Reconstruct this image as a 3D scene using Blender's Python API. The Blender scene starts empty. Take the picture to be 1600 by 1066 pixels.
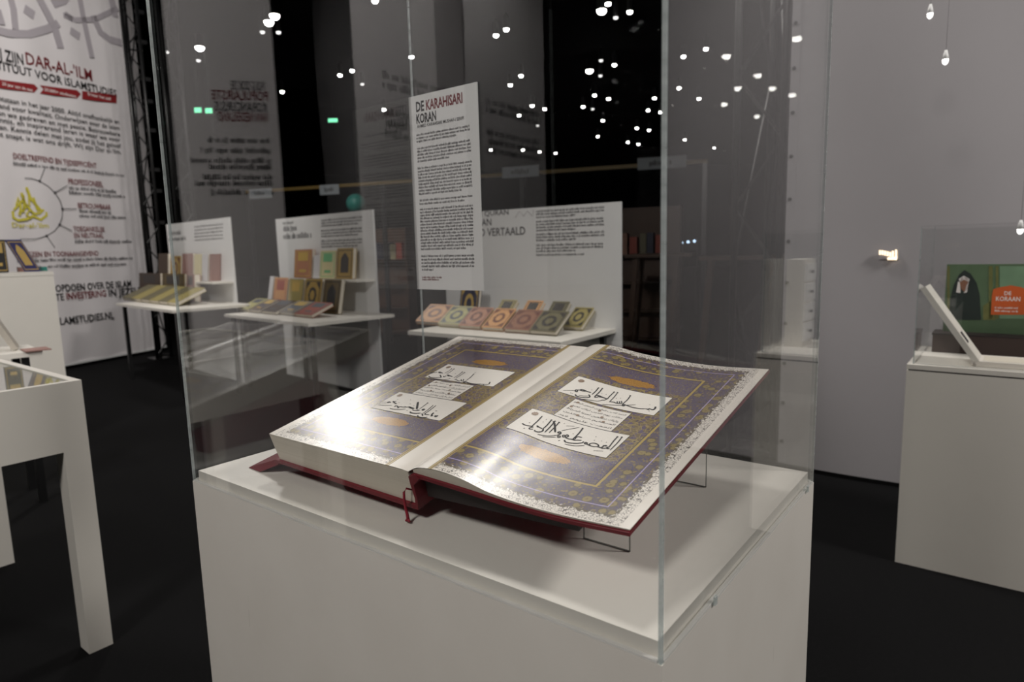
import bpy, math, random, unicodedata
from mathutils import Vector as V, Matrix
random.seed(7)
scene = bpy.context.scene
col = scene.collection

# ------------------------------------------------------------------ camera
F_PX = 1016.63
PITCH, ROLL = 0.14108, -0.02589
CAM = V((0, 0, 1.49))
fw = V((0, math.cos(PITCH), -math.sin(PITCH)))
u0 = V((0, math.sin(PITCH), math.cos(PITCH)))
x0 = V((1, 0, 0))
cx_ = x0 * math.cos(ROLL) + u0 * math.sin(ROLL)
cy_ = -x0 * math.sin(ROLL) + u0 * math.cos(ROLL)
cd = bpy.data.cameras.new('camera')
cam = bpy.data.objects.new('camera', cd)
col.objects.link(cam)
cam.matrix_world = Matrix(((cx_.x, cy_.x, -fw.x, CAM.x), (cx_.y, cy_.y, -fw.y, CAM.y),
                           (cx_.z, cy_.z, -fw.z, CAM.z), (0, 0, 0, 1)))
cd.sensor_fit = 'HORIZONTAL'
cd.sensor_width = 36
cd.lens = F_PX / 1600 * 36
cd.clip_start = 0.02
cd.clip_end = 200
cd.dof.use_dof = True
cd.dof.focus_distance = 1.25
cd.dof.aperture_fstop = 4.2
scene.camera = cam

# ------------------------------------------------------------------ world, view
w = bpy.data.worlds.new('world')
scene.world = w
w.use_nodes = True
w.node_tree.nodes['Background'].inputs[0].default_value = (0.9, 0.95, 1.0, 1)
w.node_tree.nodes['Background'].inputs[1].default_value = 0.012
vs = scene.view_settings
vs.view_transform = 'Standard'
vs.look = 'None'
vs.exposure = 0.0
vs.gamma = 1.0
vs.use_curve_mapping = False
scene.cycles.transparent_max_bounces = 48
scene.cycles.max_bounces = 10
scene.cycles.caustics_reflective = False
scene.cycles.caustics_refractive = False

# unseen lamps that light the stand, the last one added: (location, watts, aim)
KEY_LAMPS = [
    ((-3.62, 8.8, 5.6), 430, (-0.3, 1.4, 1.1), 0.45),
    ((-0.06, 4.6, 5.6), 450, (0.0, 1.2, 1.1), 0.36),
    ((-2.2, -2.0, 5.0), 590, (-0.2, 2.0, 0.9), 0.5),
    ((4.9, 0.2, 4.6), 820, (0.6, 1.6, 0.8), 0.5),
    ((-3.5, 5.6, 5.4), 560, (-5.9, 9.4, 1.8), 0.3),
        ((-3.4, 0.6, 5.4), 620, (-5.7, 2.0, 2.8), 0.3),  # added lamp, brightens the banners that the case mirrors
]

# ------------------------------------------------------------------ plan of the stand
el = V((-0.79101126, 0.61180159, 0))      # along the long side of the centre plinth
er = V((0.61180159, 0.79101126, 0))       # along its short side
UP = V((0, 0, 1))
LEDGE = 1.0
C0 = V((0.16624, 0.70235, LEDGE))         # near corner of the plinth
PW, PD = 1.1125, 0.7266
def ray(x, y):
    return fw + cx_ * ((x - 800) / F_PX) - cy_ * ((y - 533) / F_PX)
def at_z(x, y, z):
    d = ray(x, y)
    return CAM + d * ((z - CAM.z) / d.z)
def at_plane(x, y, p, n):
    d = ray(x, y)
    return CAM + d * ((p - CAM).dot(n) / d.dot(n))
def at_depth(x, y, d):
    r = ray(x, y)
    return CAM + r * (d / r.y)
def mirror(p, q, n):
    return p - n * (2 * (p - q).dot(n))

# ------------------------------------------------------------------ materials
M = {}
def srgb(r, g, b):
    f = lambda c: (c / 255 / 12.92) if c / 255 <= 0.04045 else ((c / 255 + 0.055) / 1.055) ** 2.4
    return (f(r), f(g), f(b), 1)
def mat(name, color, rough=0.6, metal=0.0, spec=0.5, noise=0.06, scale=12, emit=None, emit_s=0, bump=0.0, bscale=200):
    m = bpy.data.materials.new(name)
    m.use_nodes = True
    nt = m.node_tree
    b = nt.nodes['Principled BSDF']
    b.inputs['Roughness'].default_value = rough
    b.inputs['Metallic'].default_value = metal
    b.inputs['Specular IOR Level'].default_value = spec
    tc = nt.nodes.new('ShaderNodeTexCoord')
    if noise:
        nz = nt.nodes.new('ShaderNodeTexNoise')
        nz.inputs['Scale'].default_value = scale
        nz.inputs['Detail'].default_value = 4
        nt.links.new(tc.outputs['Object'], nz.inputs['Vector'])
        mx = nt.nodes.new('ShaderNodeMix')
        mx.data_type = 'RGBA'
        k = 1 - noise
        mx.inputs[6].default_value = (color[0] * k, color[1] * k, color[2] * k, 1)
        k = 1 + noise
        mx.inputs[7].default_value = (min(1, color[0] * k), min(1, color[1] * k), min(1, color[2] * k), 1)
        nt.links.new(nz.outputs['Fac'], mx.inputs[0])
        nt.links.new(mx.outputs[2], b.inputs['Base Color'])
    else:
        b.inputs['Base Color'].default_value = color
    if bump:
        nb = nt.nodes.new('ShaderNodeTexNoise')
        nb.inputs['Scale'].default_value = bscale
        nt.links.new(tc.outputs['Object'], nb.inputs['Vector'])
        bp = nt.nodes.new('ShaderNodeBump')
        bp.inputs['Strength'].default_value = bump
        bp.inputs['Distance'].default_value = 0.01
        nt.links.new(nb.outputs['Fac'], bp.inputs['Height'])
        nt.links.new(bp.outputs['Normal'], b.inputs['Normal'])
    if emit:
        b.inputs['Emission Color'].default_value = emit
        b.inputs['Emission Strength'].default_value = emit_s
        m.cycles.emission_sampling = 'NONE'
    M[name] = m
    return m

class NB:
    """tiny helper to write node maths"""
    def __init__(s, nt): s.nt = nt
    def m(s, op, a, b=None, c=None):
        n = s.nt.nodes.new('ShaderNodeMath')
        n.operation = op
        for i, x in enumerate((a, b, c)):
            if x is None: continue
            if isinstance(x, (int, float)): n.inputs[i].default_value = x
            else: s.nt.links.new(x, n.inputs[i])
        return n.outputs[0]
    def gt(s, a, b): return s.m('GREATER_THAN', a, b)
    def lt(s, a, b): return s.m('LESS_THAN', a, b)
    def mul(s, a, b): return s.m('MULTIPLY', a, b)
    def add(s, a, b): return s.m('ADD', a, b)
    def sub(s, a, b): return s.m('SUBTRACT', a, b)
    def mn(s, a, b): return s.m('MINIMUM', a, b)
    def mx(s, a, b): return s.m('MAXIMUM', a, b)
    def near(s, a, v, wd): return s.lt(s.m('ABSOLUTE', s.sub(a, v)), wd)
    def mix(s, f, a, b):
        n = s.nt.nodes.new('ShaderNodeMix')
        n.data_type = 'RGBA'
        for i, x in ((0, f), (6, a), (7, b)):
            if isinstance(x, (int, float)): n.inputs[i].default_value = x
            elif isinstance(x, tuple): n.inputs[i].default_value = x
            else: s.nt.links.new(x, n.inputs[i])
        return n.outputs[2]
    def noise(s, vec, scale, detail=3):
        n = s.nt.nodes.new('ShaderNodeTexNoise')
        n.inputs['Scale'].default_value = scale
        n.inputs['Detail'].default_value = detail
        s.nt.links.new(vec, n.inputs['Vector'])
        return n.outputs['Fac']
    def vor(s, vec, scale, feature='F1', out='Distance'):
        n = s.nt.nodes.new('ShaderNodeTexVoronoi')
        n.feature = feature
        n.inputs['Scale'].default_value = scale
        s.nt.links.new(vec, n.inputs['Vector'])
        return n.outputs[out]

mat('white_paint', srgb(226, 222, 214), 0.45, noise=0.03, scale=6)
mat('white_board', srgb(226, 226, 226), 0.6, noise=0.02)
mat('white_banner', srgb(222, 218, 220), 0.65, noise=0.03, scale=3)
mat('cloth_wall', srgb(157, 154, 157), 0.8, noise=0.07, scale=1.4)
mat('black_metal', srgb(16, 16, 17), 0.35, noise=0.1)
mat('carpet', srgb(16, 16, 17), 0.95, spec=0.1, noise=0.35, scale=60, bump=0.4, bscale=500)
mat('dark_ceiling', srgb(12, 12, 13), 0.95, spec=0.05, noise=0.2)
mat('dark_wall', srgb(20, 20, 22), 0.9, spec=0.1, noise=0.2)
mat('ink', srgb(30, 28, 30), 0.6, noise=0)
mat('ink_soft', srgb(58, 56, 60), 0.6, noise=0)
mat('ink_red', srgb(112, 30, 36), 0.6, noise=0)
mat('print_red', srgb(138, 34, 38), 0.6, noise=0.03)
mat('print_grey', srgb(172, 166, 172), 0.65, noise=0.02)
mat('print_white', srgb(235, 230, 228), 0.6, noise=0)
mat('logo_yellow', srgb(206, 196, 70), 0.6, noise=0.06, scale=60)
mat('page_paper', srgb(226, 220, 212), 0.45, noise=0.02)
mat('maroon_cloth', srgb(108, 14, 30), 0.55, noise=0.12, scale=90, bump=0.15, bscale=900)
mat('dark_support', srgb(34, 24, 24), 0.6, noise=0.1)
mat('ribbon_red', srgb(140, 22, 44), 0.5, noise=0.1, scale=300)
mat('gold_print', srgb(190, 146, 66), 0.4, noise=0.12, scale=300)
mat('rosette_gold', srgb(128, 100, 74), 0.4, noise=0.15, scale=400)
mat('lamp_can', srgb(30, 30, 32), 0.5, noise=0.05)
mat('lamp_glow', (1, 1, 1, 1), 0.5, noise=0, emit=(1, 0.97, 0.92, 1), emit_s=30)
mat('lamp_glow_dim', (1, 1, 1, 1), 0.5, noise=0, emit=(1, 0.97, 0.95, 1), emit_s=2.2)
mat('exit_green', srgb(40, 160, 110), 0.5, noise=0, emit=(0.25, 1.0, 0.55, 1), emit_s=1.6)
mat('yellow_beam', srgb(104, 84, 34), 0.5, noise=0.1)
mat('warm_glow', (1, 1, 1, 1), 0.5, noise=0, emit=(1.0, 0.72, 0.42, 1), emit_s=1.6)  # emission of the orange glow added on the cloth wall
mat('blue_led', (1, 1, 1, 1), 0.5, noise=0, emit=(0.55, 0.75, 1.0, 1), emit_s=3)
mat('wood_table', srgb(74, 48, 30), 0.5, noise=0.25, scale=9)
mat('sign_grey', srgb(130, 136, 140), 0.6, noise=0.04)
mat('teal_plastic', srgb(30, 120, 110), 0.5, noise=0.06)
mat('table_glass_liner', srgb(150, 156, 140), 0.7, noise=0.12, scale=4)

def glass(name, tint, f0=0.04, rough=0.0):
    m = bpy.data.materials.new(name)
    m.use_nodes = True
    nt = m.node_tree
    nt.nodes.clear()
    nb = NB(nt)
    g = nt.nodes.new('ShaderNodeNewGeometry')
    d = nt.nodes.new('ShaderNodeVectorMath')
    d.operation = 'DOT_PRODUCT'
    nt.links.new(g.outputs['Incoming'], d.inputs[0])
    nt.links.new(g.outputs['Normal'], d.inputs[1])
    c = nb.m('ABSOLUTE', d.outputs['Value'])
    fac = nb.add(nb.mul(nb.m('POWER', nb.sub(1.0, c), 5.0), 1 - f0), f0)
    t = nt.nodes.new('ShaderNodeBsdfTransparent')
    t.inputs[0].default_value = tint
    gl = nt.nodes.new('ShaderNodeBsdfGlossy')
    gl.inputs['Roughness'].default_value = rough
    gl.inputs['Color'].default_value = (1, 1, 1, 1)
    mx = nt.nodes.new('ShaderNodeMixShader')
    nt.links.new(fac, mx.inputs[0])
    nt.links.new(t.outputs[0], mx.inputs[1])
    nt.links.new(gl.outputs[0], mx.inputs[2])
    o = nt.nodes.new('ShaderNodeOutputMaterial')
    nt.links.new(mx.outputs[0], o.inputs[0])
    M[name] = m
def edge_glass(name, color, solid=0.6):
    m = bpy.data.materials.new(name)
    m.use_nodes = True
    nt = m.node_tree
    nt.nodes.clear()
    nb = NB(nt)
    tc = nt.nodes.new('ShaderNodeTexCoord')
    mp = nt.nodes.new('ShaderNodeMapping')
    mp.inputs['Scale'].default_value = (8, 8, 60)
    nt.links.new(tc.outputs['Object'], mp.inputs[0])
    nz = nb.noise(mp.outputs[0], 1.0, 2)
    t = nt.nodes.new('ShaderNodeBsdfTransparent')
    t.inputs[0].default_value = (0.86, 0.90, 0.90, 1)
    p = nt.nodes.new('ShaderNodeBsdfPrincipled')
    p.inputs['Base Color'].default_value = color
    p.inputs['Roughness'].default_value = 0.25
    mx = nt.nodes.new('ShaderNodeMixShader')
    nt.links.new(nb.add(nb.mul(nz, 0.5), solid - 0.25), mx.inputs[0])
    nt.links.new(t.outputs[0], mx.inputs[1])
    nt.links.new(p.outputs[0], mx.inputs[2])
    o = nt.nodes.new('ShaderNodeOutputMaterial')
    nt.links.new(mx.outputs[0], o.inputs[0])
    M[name] = m
glass('clear_glass', (0.985, 0.988, 0.987, 1))
glass('acrylic', (0.98, 0.98, 0.98, 1))
edge_glass('glass_edge', srgb(206, 212, 212), 0.42)
edge_glass('glass_foot', srgb(232, 230, 226), 0.85)
edge_glass('acrylic_edge', srgb(104, 100, 96), 0.6)

def page_material():
    m = bpy.data.materials.new('illuminated_page')
    m.use_nodes = True
    nt = m.node_tree
    bs = nt.nodes['Principled BSDF']
    nb = NB(nt)
    uv = nt.nodes.new('ShaderNodeUVMap')
    uv.uv_map = 'UVMap'
    vec = uv.outputs[0]
    sp = nt.nodes.new('ShaderNodeSeparateXYZ')
    nt.links.new(vec, sp.inputs[0])
    U, W = sp.outputs[0], sp.outputs[1]          # metres from the spine, metres from the tail edge
    mdist = nb.mn(nb.sub(0.405, U), nb.mn(nb.sub(W, 0.002), nb.sub(0.613, W)))
    paper = srgb(226, 219, 210)
    purple, blue, gold, brown = srgb(86, 74, 100), srgb(66, 60, 108), srgb(140, 124, 78), srgb(104, 90, 66)
    fine = nb.noise(vec, 420, 2)
    mid = nb.noise(vec, 120, 3)
    # border: purple and blue ground with gold blossoms
    ground = nb.mix(nb.gt(mid, 0.52), purple, blue)
    ground = nb.mix(nb.gt(fine, 0.52), ground, brown)
    blossom = nb.vor(vec, 48)
    petals = nb.add(blossom, nb.mul(nb.sub(fine, 0.5), 0.28))
    small = nb.add(nb.vor(vec, 120), nb.mul(nb.sub(fine, 0.5), 0.3))
    ground = nb.mix(nb.lt(small, 0.27), ground, srgb(132, 114, 76))
    border = nb.mix(nb.lt(petals, 0.36), ground, gold)
    border = nb.mix(nb.near(petals, 0.38, 0.03), border, srgb(84, 70, 56))
    border = nb.mix(nb.lt(petals, 0.12), border, srgb(120, 98, 62))
    # inner field
    inner_pb = nb.mix(nb.gt(nb.noise(vec, 260, 3), 0.5), srgb(72, 62, 112), srgb(90, 80, 106))
    inner_pb = nb.mix(nb.gt(fine, 0.57), inner_pb, srgb(112, 98, 90))
    scroll = nb.lt(nb.add(nb.vor(vec, 130, 'DISTANCE_TO_EDGE'), nb.mul(nb.sub(mid, 0.5), 0.2)), 0.075)
    inner_pb = nb.mix(scroll, inner_pb, srgb(112, 98, 86))
    inner_pb = nb.mix(nb.lt(nb.vor(vec, 130), 0.16), inner_pb, srgb(150, 140, 130))
    inner_gd = nb.mix(nb.gt(nb.noise(vec, 75, 3), 0.53), srgb(122, 104, 68), srgb(92, 78, 112))
    inner_gd = nb.mix(nb.gt(fine, 0.57), inner_gd, srgb(82, 68, 52))
    inner_gd = nb.mix(nb.lt(nb.add(nb.vor(vec, 75), nb.mul(nb.sub(fine, 0.5), 0.3)), 0.2), inner_gd, srgb(64, 52, 86))
    inner_gd = nb.mix(nb.lt(nb.vor(vec, 90, 'DISTANCE_TO_EDGE'), 0.05), inner_gd, srgb(150, 132, 84))
    zone = nb.mul(nb.gt(W, 0.166), nb.lt(W, 0.446))
    inner = nb.mix(zone, inner_pb, inner_gd)
    c = nb.mix(nb.gt(mdist, 0.086), border, inner)
    for cv in (0.136, 0.466):                    # gilded cartouches
        e = nb.add(nb.m('POWER', nb.m('DIVIDE', nb.sub(U, 0.19), 0.052), 2.0),
                   nb.m('POWER', nb.m('DIVIDE', nb.sub(W, cv), 0.0155), 2.0))
        e = nb.add(e, nb.mul(nb.sub(nb.noise(vec, 160, 2), 0.5), 1.3))
        c = nb.mix(nb.lt(e, 1.12), c, srgb(58, 50, 90))
        c = nb.mix(nb.lt(e, 1.0), c, nb.mix(nb.gt(fine, 0.5), srgb(176, 130, 58), srgb(146, 106, 48)))
    inside = nb.gt(U, 0.058)
    c = nb.mix(nb.mul(nb.near(mdist, 0.0855, 0.0022), inside), c, srgb(176, 152, 78))
    c = nb.mix(nb.mul(nb.near(mdist, 0.0895, 0.0008), inside), c, srgb(70, 58, 60))
    c = nb.mix(nb.mul(nb.near(mdist, 0.0395, 0.0010), inside), c, srgb(170, 158, 200))
    # lace edge
    scal = nb.mul(nb.m('ABSOLUTE', nb.m('SINE', nb.mul(nb.add(U, W), 190))), 0.0045)
    lace_in = nb.lt(mdist, nb.add(0.0185, scal))
    ld = nb.vor(vec, 210, 'DISTANCE_TO_EDGE')
    lace = nb.mix(nb.lt(nb.add(ld, nb.mul(nb.sub(mid, 0.5), 0.25)), 0.052), paper, srgb(84, 76, 72))
    c = nb.mix(lace_in, c, lace)
    # fine dark outline of the scallops
    c = nb.mix(nb.mul(nb.near(mdist, 0.0195, 0.003), nb.gt(nb.vor(vec, 160), 0.45)), c, srgb(96, 84, 66))
    c = nb.mix(nb.lt(mdist, 0.0), c, paper)
    # gold bands beside the gutter
    c = nb.mix(nb.lt(U, 0.060), c, srgb(120, 100, 62))
    c = nb.mix(nb.near(U, 0.0535, 0.0012), c, srgb(196, 172, 104))
    c = nb.mix(nb.near(U, 0.0585, 0.0009), c, srgb(188, 160, 92))
    c = nb.mix(nb.near(U, 0.0560, 0.0006), c, srgb(70, 54, 44))
    c = nb.mix(nb.lt(U, 0.050), c, paper)
    nt.links.new(c, bs.inputs['Base Color'])
    bs.inputs['Roughness'].default_value = 0.28
    bs.inputs['Specular IOR Level'].default_value = 0.5
    bn = nt.nodes.new('ShaderNodeBump')
    bn.inputs['Strength'].default_value = 0.35
    bn.inputs['Distance'].default_value = 0.004
    nt.links.new(nb.noise(vec, 9, 2), bn.inputs['Height'])
    nt.links.new(bn.outputs[0], bs.inputs['Normal'])
    M['illuminated_page'] = m
page_material()

def edges_material():
    m = bpy.data.materials.new('page_edges')
    m.use_nodes = True
    nt = m.node_tree
    bs = nt.nodes['Principled BSDF']
    nb = NB(nt)
    tc = nt.nodes.new('ShaderNodeTexCoord')
    mp = nt.nodes.new('ShaderNodeMapping')
    mp.inputs['Scale'].default_value = (1.5, 1.5, 420)
    nt.links.new(tc.outputs['Object'], mp.inputs[0])
    nz = nb.noise(mp.outputs[0], 1.0, 3)
    nt.links.new(nb.mix(nz, srgb(196, 188, 172), srgb(224, 217, 204)), bs.inputs['Base Color'])
    bs.inputs['Roughness'].default_value = 0.7
    M['page_edges'] = m
edges_material()

def stained_paint():
    m = bpy.data.materials.new('plinth_paint')
    m.use_nodes = True
    nt = m.node_tree
    bs = nt.nodes['Principled BSDF']
    nb = NB(nt)
    tc = nt.nodes.new('ShaderNodeTexCoord')
    mp = nt.nodes.new('ShaderNodeMapping')
    mp.inputs['Scale'].default_value = (34, 34, 3.2)
    nt.links.new(tc.outputs['Object'], mp.inputs[0])
    drip = nb.gt(nb.noise(mp.outputs[0], 1.0, 3), 0.735)
    base = nb.mix(nb.noise(tc.outputs['Object'], 7, 3), srgb(220, 215, 207), srgb(230, 226, 219))
    nt.links.new(nb.mix(nb.mul(drip, 0.25), base, srgb(132, 120, 108)), bs.inputs['Base Color'])
    bs.inputs['Roughness'].default_value = 0.4
    M['plinth_paint'] = m
stained_paint()

# ------------------------------------------------------------------ mesh helpers
ORG = {}
class MB:
    def __init__(s): s.v, s.f, s.uv, s.subs = [], [], None, []
    def quad(s, a, b, c, d):
        i = len(s.v); s.v += [V(a), V(b), V(c), V(d)]; s.f.append((i, i + 1, i + 2, i + 3))
    def poly(s, pts):
        i = len(s.v); s.v += [V(p) for p in pts]; s.f.append(tuple(range(i, i + len(pts))))
    def obox(s, o, a, b, c):
        """box from corner o with edge vectors a, b, c"""
        o, a, b, c = V(o), V(a), V(b), V(c)
        i = len(s.v)
        s.v += [o, o + a, o + a + b, o + b, o + c, o + a + c, o + a + b + c, o + b + c]
        fs = [(0, 3, 2, 1), (4, 5, 6, 7), (0, 1, 5, 4), (1, 2, 6, 5), (2, 3, 7, 6), (3, 0, 4, 7)]
        if a.cross(b).dot(c) < 0: fs = [tuple(reversed(f)) for f in fs]
        s.f += [tuple(i + k for k in f) for f in fs]
        return s
    def box(s, lo, hi):
        return s.obox(lo, (hi[0] - lo[0], 0, 0), (0, hi[1] - lo[1], 0), (0, 0, hi[2] - lo[2]))
    def cbox(s, c, a, b, d):
        """box about centre c with full edge vectors"""
        return s.obox(V(c) - (V(a) + V(b) + V(d)) / 2, a, b, d)
    def prism(s, pts, d):
        """polygon pts extruded by vector d"""
        pts = [V(p) for p in pts]; d = V(d); n = len(pts); i = len(s.v)
        s.v += pts + [p + d for p in pts]
        nrm = V((0, 0, 0))
        for k in range(n): nrm += pts[k].cross(pts[(k + 1) % n])
        flip = nrm.dot(d) > 0
        a = tuple(range(i, i + n)); b = tuple(range(i + n, i + 2 * n))
        s.f.append(tuple(reversed(a)) if flip else a)
        s.f.append(b if flip else tuple(reversed(b)))
        for k in range(n):
            q = (i + k, i + (k + 1) % n, i + n + (k + 1) % n, i + n + k)
            s.f.append(q if flip else tuple(reversed(q)))
        return s
    def tube(s, pts, r, n=8, caps=True):
        pts = [V(p) for p in pts]; rings = []
        for k, p in enumerate(pts):
            t = (pts[min(k + 1, len(pts) - 1)] - pts[max(k - 1, 0)]).normalized()
            ref = UP if abs(t.z) < 0.9 else V((1, 0, 0))
            a = t.cross(ref).normalized(); b = t.cross(a)
            rr = r[k] if isinstance(r, (list, tuple)) else r
            i = len(s.v); rings.append(i)
            s.v += [p + (a * math.cos(2 * math.pi * j / n) + b * math.sin(2 * math.pi * j / n)) * rr for j in range(n)]
        for k in range(len(rings) - 1):
            for j in range(n):
                s.f.append((rings[k] + j, rings[k] + (j + 1) % n, rings[k + 1] + (j + 1) % n, rings[k + 1] + j))
        if caps:
            s.f.append(tuple(rings[0] + j for j in reversed(range(n))))
            s.f.append(tuple(rings[-1] + j for j in range(n)))
        return s
    def ribbon(s, pts, wd, nrm):
        """flat print stroke through pts (lying in a plane of normal nrm)"""
        pts = [V(p) for p in pts]; a = len(s.v)
        for k, p in enumerate(pts):
            t = pts[min(k + 1, len(pts) - 1)] - pts[max(k - 1, 0)]
            sd = nrm.cross(t).normalized()
            ww = (wd[k] if isinstance(wd, (list, tuple)) else wd) / 2
            s.v += [p - sd * ww, p + sd * ww]
        for k in range(len(pts) - 1):
            s.f.append((a + 2 * k, a + 2 * k + 2, a + 2 * k + 3, a + 2 * k + 1))
        return s
    def build(s, name, material, parent=None, smooth=False, origin=None):
        for q in s.subs: o = q.build(name, material, parent)      # one part for each printed line
        if s.subs and not s.f: return o
        if s.subs:
            s.subs = []
            o = s.build(name, material, parent); o['kind'] = 'stuff'; return o
        if parent is not None: o0 = ORG[parent.name]
        elif origin is not None: o0 = V(origin)
        else:
            lo = V((min(p.x for p in s.v), min(p.y for p in s.v), min(p.z for p in s.v)))
            hi = V((max(p.x for p in s.v), max(p.y for p in s.v), 0))
            o0 = V(((lo.x + hi.x) / 2, (lo.y + hi.y) / 2, lo.z))
        fine = getattr(s, 'fine', False)
        me = bpy.data.meshes.new(name)
        me.from_pydata([tuple(p - o0) for p in s.v], [], s.f)
        if s.uv:
            ul = me.uv_layers.new(name='UVMap')
            for lp in me.loops: ul.data[lp.index].uv = s.uv[lp.vertex_index]
        me.materials.append(M[material])
        if smooth:
            for p in me.polygons: p.use_smooth = True
        me.update()
        o = bpy.data.objects.new(name, me)
        col.objects.link(o)
        ORG[o.name] = o0
        if fine: o['kind'] = 'stuff'
        if parent is not None: o.parent = parent
        else: o.location = o0
        return o
def thing(name, loc, label, cat, group=None):
    o = bpy.data.objects.new(name, None)
    o.empty_display_size = 0.05
    col.objects.link(o)
    o.location = loc
    ORG[o.name] = V(loc)
    return tag(o, label, cat, group)
def tag(o, label, cat, group=None, kind=None):
    o['label'] = label; o['category'] = cat
    if group: o['group'] = group
    if kind: o['kind'] = kind
    return o
def struct(o, label=None):
    o['kind'] = 'structure'
    if label: o['label'] = label
    return o

# ------------------------------------------------------------------ lettering
_tc = {}
def text2d(s, bold=0.0):
    """(vertices, faces) of a line of text, cap height 1 = font default, origin left on the baseline"""
    if (s, bold) in _tc: return _tc[(s, bold)]
    c = bpy.data.curves.new('t', 'FONT')
    c.body = s; c.resolution_u = 2; c.offset = bold
    o = bpy.data.objects.new('t', c)
    me = o.to_mesh()
    vs_ = [(v.co.x, v.co.y) for v in me.vertices]
    fs_ = [tuple(p.vertices) for p in me.polygons]
    o.to_mesh_clear()
    bpy.data.objects.remove(o); bpy.data.curves.remove(c)
    _tc[(s, bold)] = (vs_, fs_)
    return vs_, fs_
def put_text(mb, s, left, right_dir, up_dir, width, height, bold=0.0, align='L'):
    """line of text fitted to width (or None: natural) with cap height `height`"""
    vs_, fs_ = text2d(s, bold)
    if not vs_: return
    x_0 = min(v[0] for v in vs_); x_1 = max(v[0] for v in vs_)
    cap = 0.729
    sy = height / cap
    sx = width / (x_1 - x_0)
    i = len(mb.v)
    left = V(left)
    mb.v += [left + right_dir * ((a - x_0) * sx) + up_dir * (b * sy) for a, b in vs_]
    mb.f += [tuple(i + k for k in f) for f in fs_]
def greek(mb, left, right_dir, up_dir, width, xh, rng, pitch=None):
    """a line of illegibly small print: letter-like strokes in word groups"""
    pitch = pitch or xh * 0.62
    mb.fine = True
    x = 0.0
    left = V(left)
    while x < width - pitch:
        nlet = rng.randint(2, 10)
        for _ in range(nlet):
            if x > width - pitch: break
            h = xh * (1.0 if rng.random() < 0.72 else 1.4)
            d = -0.3 * xh if rng.random() < 0.08 else 0
            o = left + right_dir * x
            ww = pitch * rng.uniform(0.45, 0.72)
            mb.quad(o + up_dir * d, o + right_dir * ww + up_dir * d, o + right_dir * ww + up_dir * h, o + up_dir * h)
            x += pitch
        x += pitch * 0.8
FORMS = {}
for cp in range(0xFE70, 0xFF00):
    d = unicodedata.decomposition(chr(cp)).split()
    if len(d) == 2 and d[0] in ('<isolated>', '<final>', '<initial>', '<medial>'):
        FORMS.setdefault(chr(int(d[1], 16)), {})[d[0][1:-1]] = chr(cp)
    elif len(d) == 3 and d[0] in ('<isolated>', '<final>') and d[1] == '0644':
        FORMS.setdefault('\u0644' + chr(int(d[2], 16)), {})[d[0][1:-1]] = chr(cp)
FORMS['\u0640'] = {k: '\u0640' for k in ('isolated', 'final', 'initial', 'medial')}
def arabic(s):
    toks, i = [], 0
    while i < len(s):
        if s[i:i + 2] in FORMS and len(s[i:i + 2]) == 2: toks.append(s[i:i + 2]); i += 2
        else: toks.append(s[i]); i += 1
    out = []
    for k, t in enumerate(toks):
        f = FORMS.get(t)
        if not f: out.append(t); continue
        pv = FORMS.get(toks[k - 1]) if k else None
        nx = FORMS.get(toks[k + 1]) if k + 1 < len(toks) else None
        jp = bool(pv and 'initial' in pv and 'final' in f)
        jn = bool(nx and 'final' in nx and 'initial' in f)
        key = 'medial' if jp and jn and 'medial' in f else 'final' if jp else 'initial' if jn else 'isolated'
        out.append(f.get(key, f.get('isolated', t)))
    return ''.join(reversed(out))

class Sheet:
    """a vertical printed plane addressed by the photo's pixels, or by metres"""
    def __init__(s, p, right, off=0.002):
        s.p, s.r = V(p), V(right).normalized()
        s.n = s.r.cross(UP).normalized()
        if s.n.dot(CAM - s.p) < 0 and off > 0: pass
        s.off = off
    def px(s, x, y): return at_plane(x, y, s.p, s.n) + s.n * s.off
    def line(s, mb, txt, a, b, cap_px, bold=0.0):
        """text with its baseline from pixel a to pixel b"""
        A, B = s.px(*a), s.px(*b)
        T = s.px(a[0], a[1] - cap_px)
        wd = (B - A).dot(s.r)
        B2 = A + s.r * wd; B2.z = A.z
        vs_, fs_ = text2d(txt, bold)
        x_0 = min(v[0] for v in vs_); x_1 = max(v[0] for v in vs_)
        sx, sy = wd / (x_1 - x_0), abs(T.z - A.z) / 0.729
        words = []
        for lo, hi, f in sorted((min(vs_[k][0] for k in f), max(vs_[k][0] for k in f), f) for f in fs_):
            if words and lo < words[-1][0] + 0.17: words[-1][0] = max(words[-1][0], hi); words[-1][1].append(f)
            else: words.append([hi, [f]])
        for _, F in words:
            q = MB(); mb.subs.append(q); idx = {}
            for f in F:
                for k in f:
                    if k not in idx:
                        idx[k] = len(q.v); q.v.append(A + s.r * ((vs_[k][0] - x_0) * sx) + UP * (vs_[k][1] * sy))
                q.f.append(tuple(idx[k] for k in f))
    def gline(s, mb, a, b, xh_px, rng):
        A, B = s.px(*a), s.px(*b)
        T = s.px(a[0], a[1] - xh_px)
        greek(mb, A, s.r, UP, (B - A).dot(s.r), abs(T.z - A.z), rng)
    def stroke(s, mb, pts, w_px):
        P = [s.px(*p) for p in pts]
        k = (P[0] - CAM).dot(fw) / F_PX
        mb.ribbon(P, w_px * k, s.n)
    def rect(s, mb, a, b, c, d):
        mb.poly([s.px(*a), s.px(*b), s.px(*c), s.px(*d)])

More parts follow.
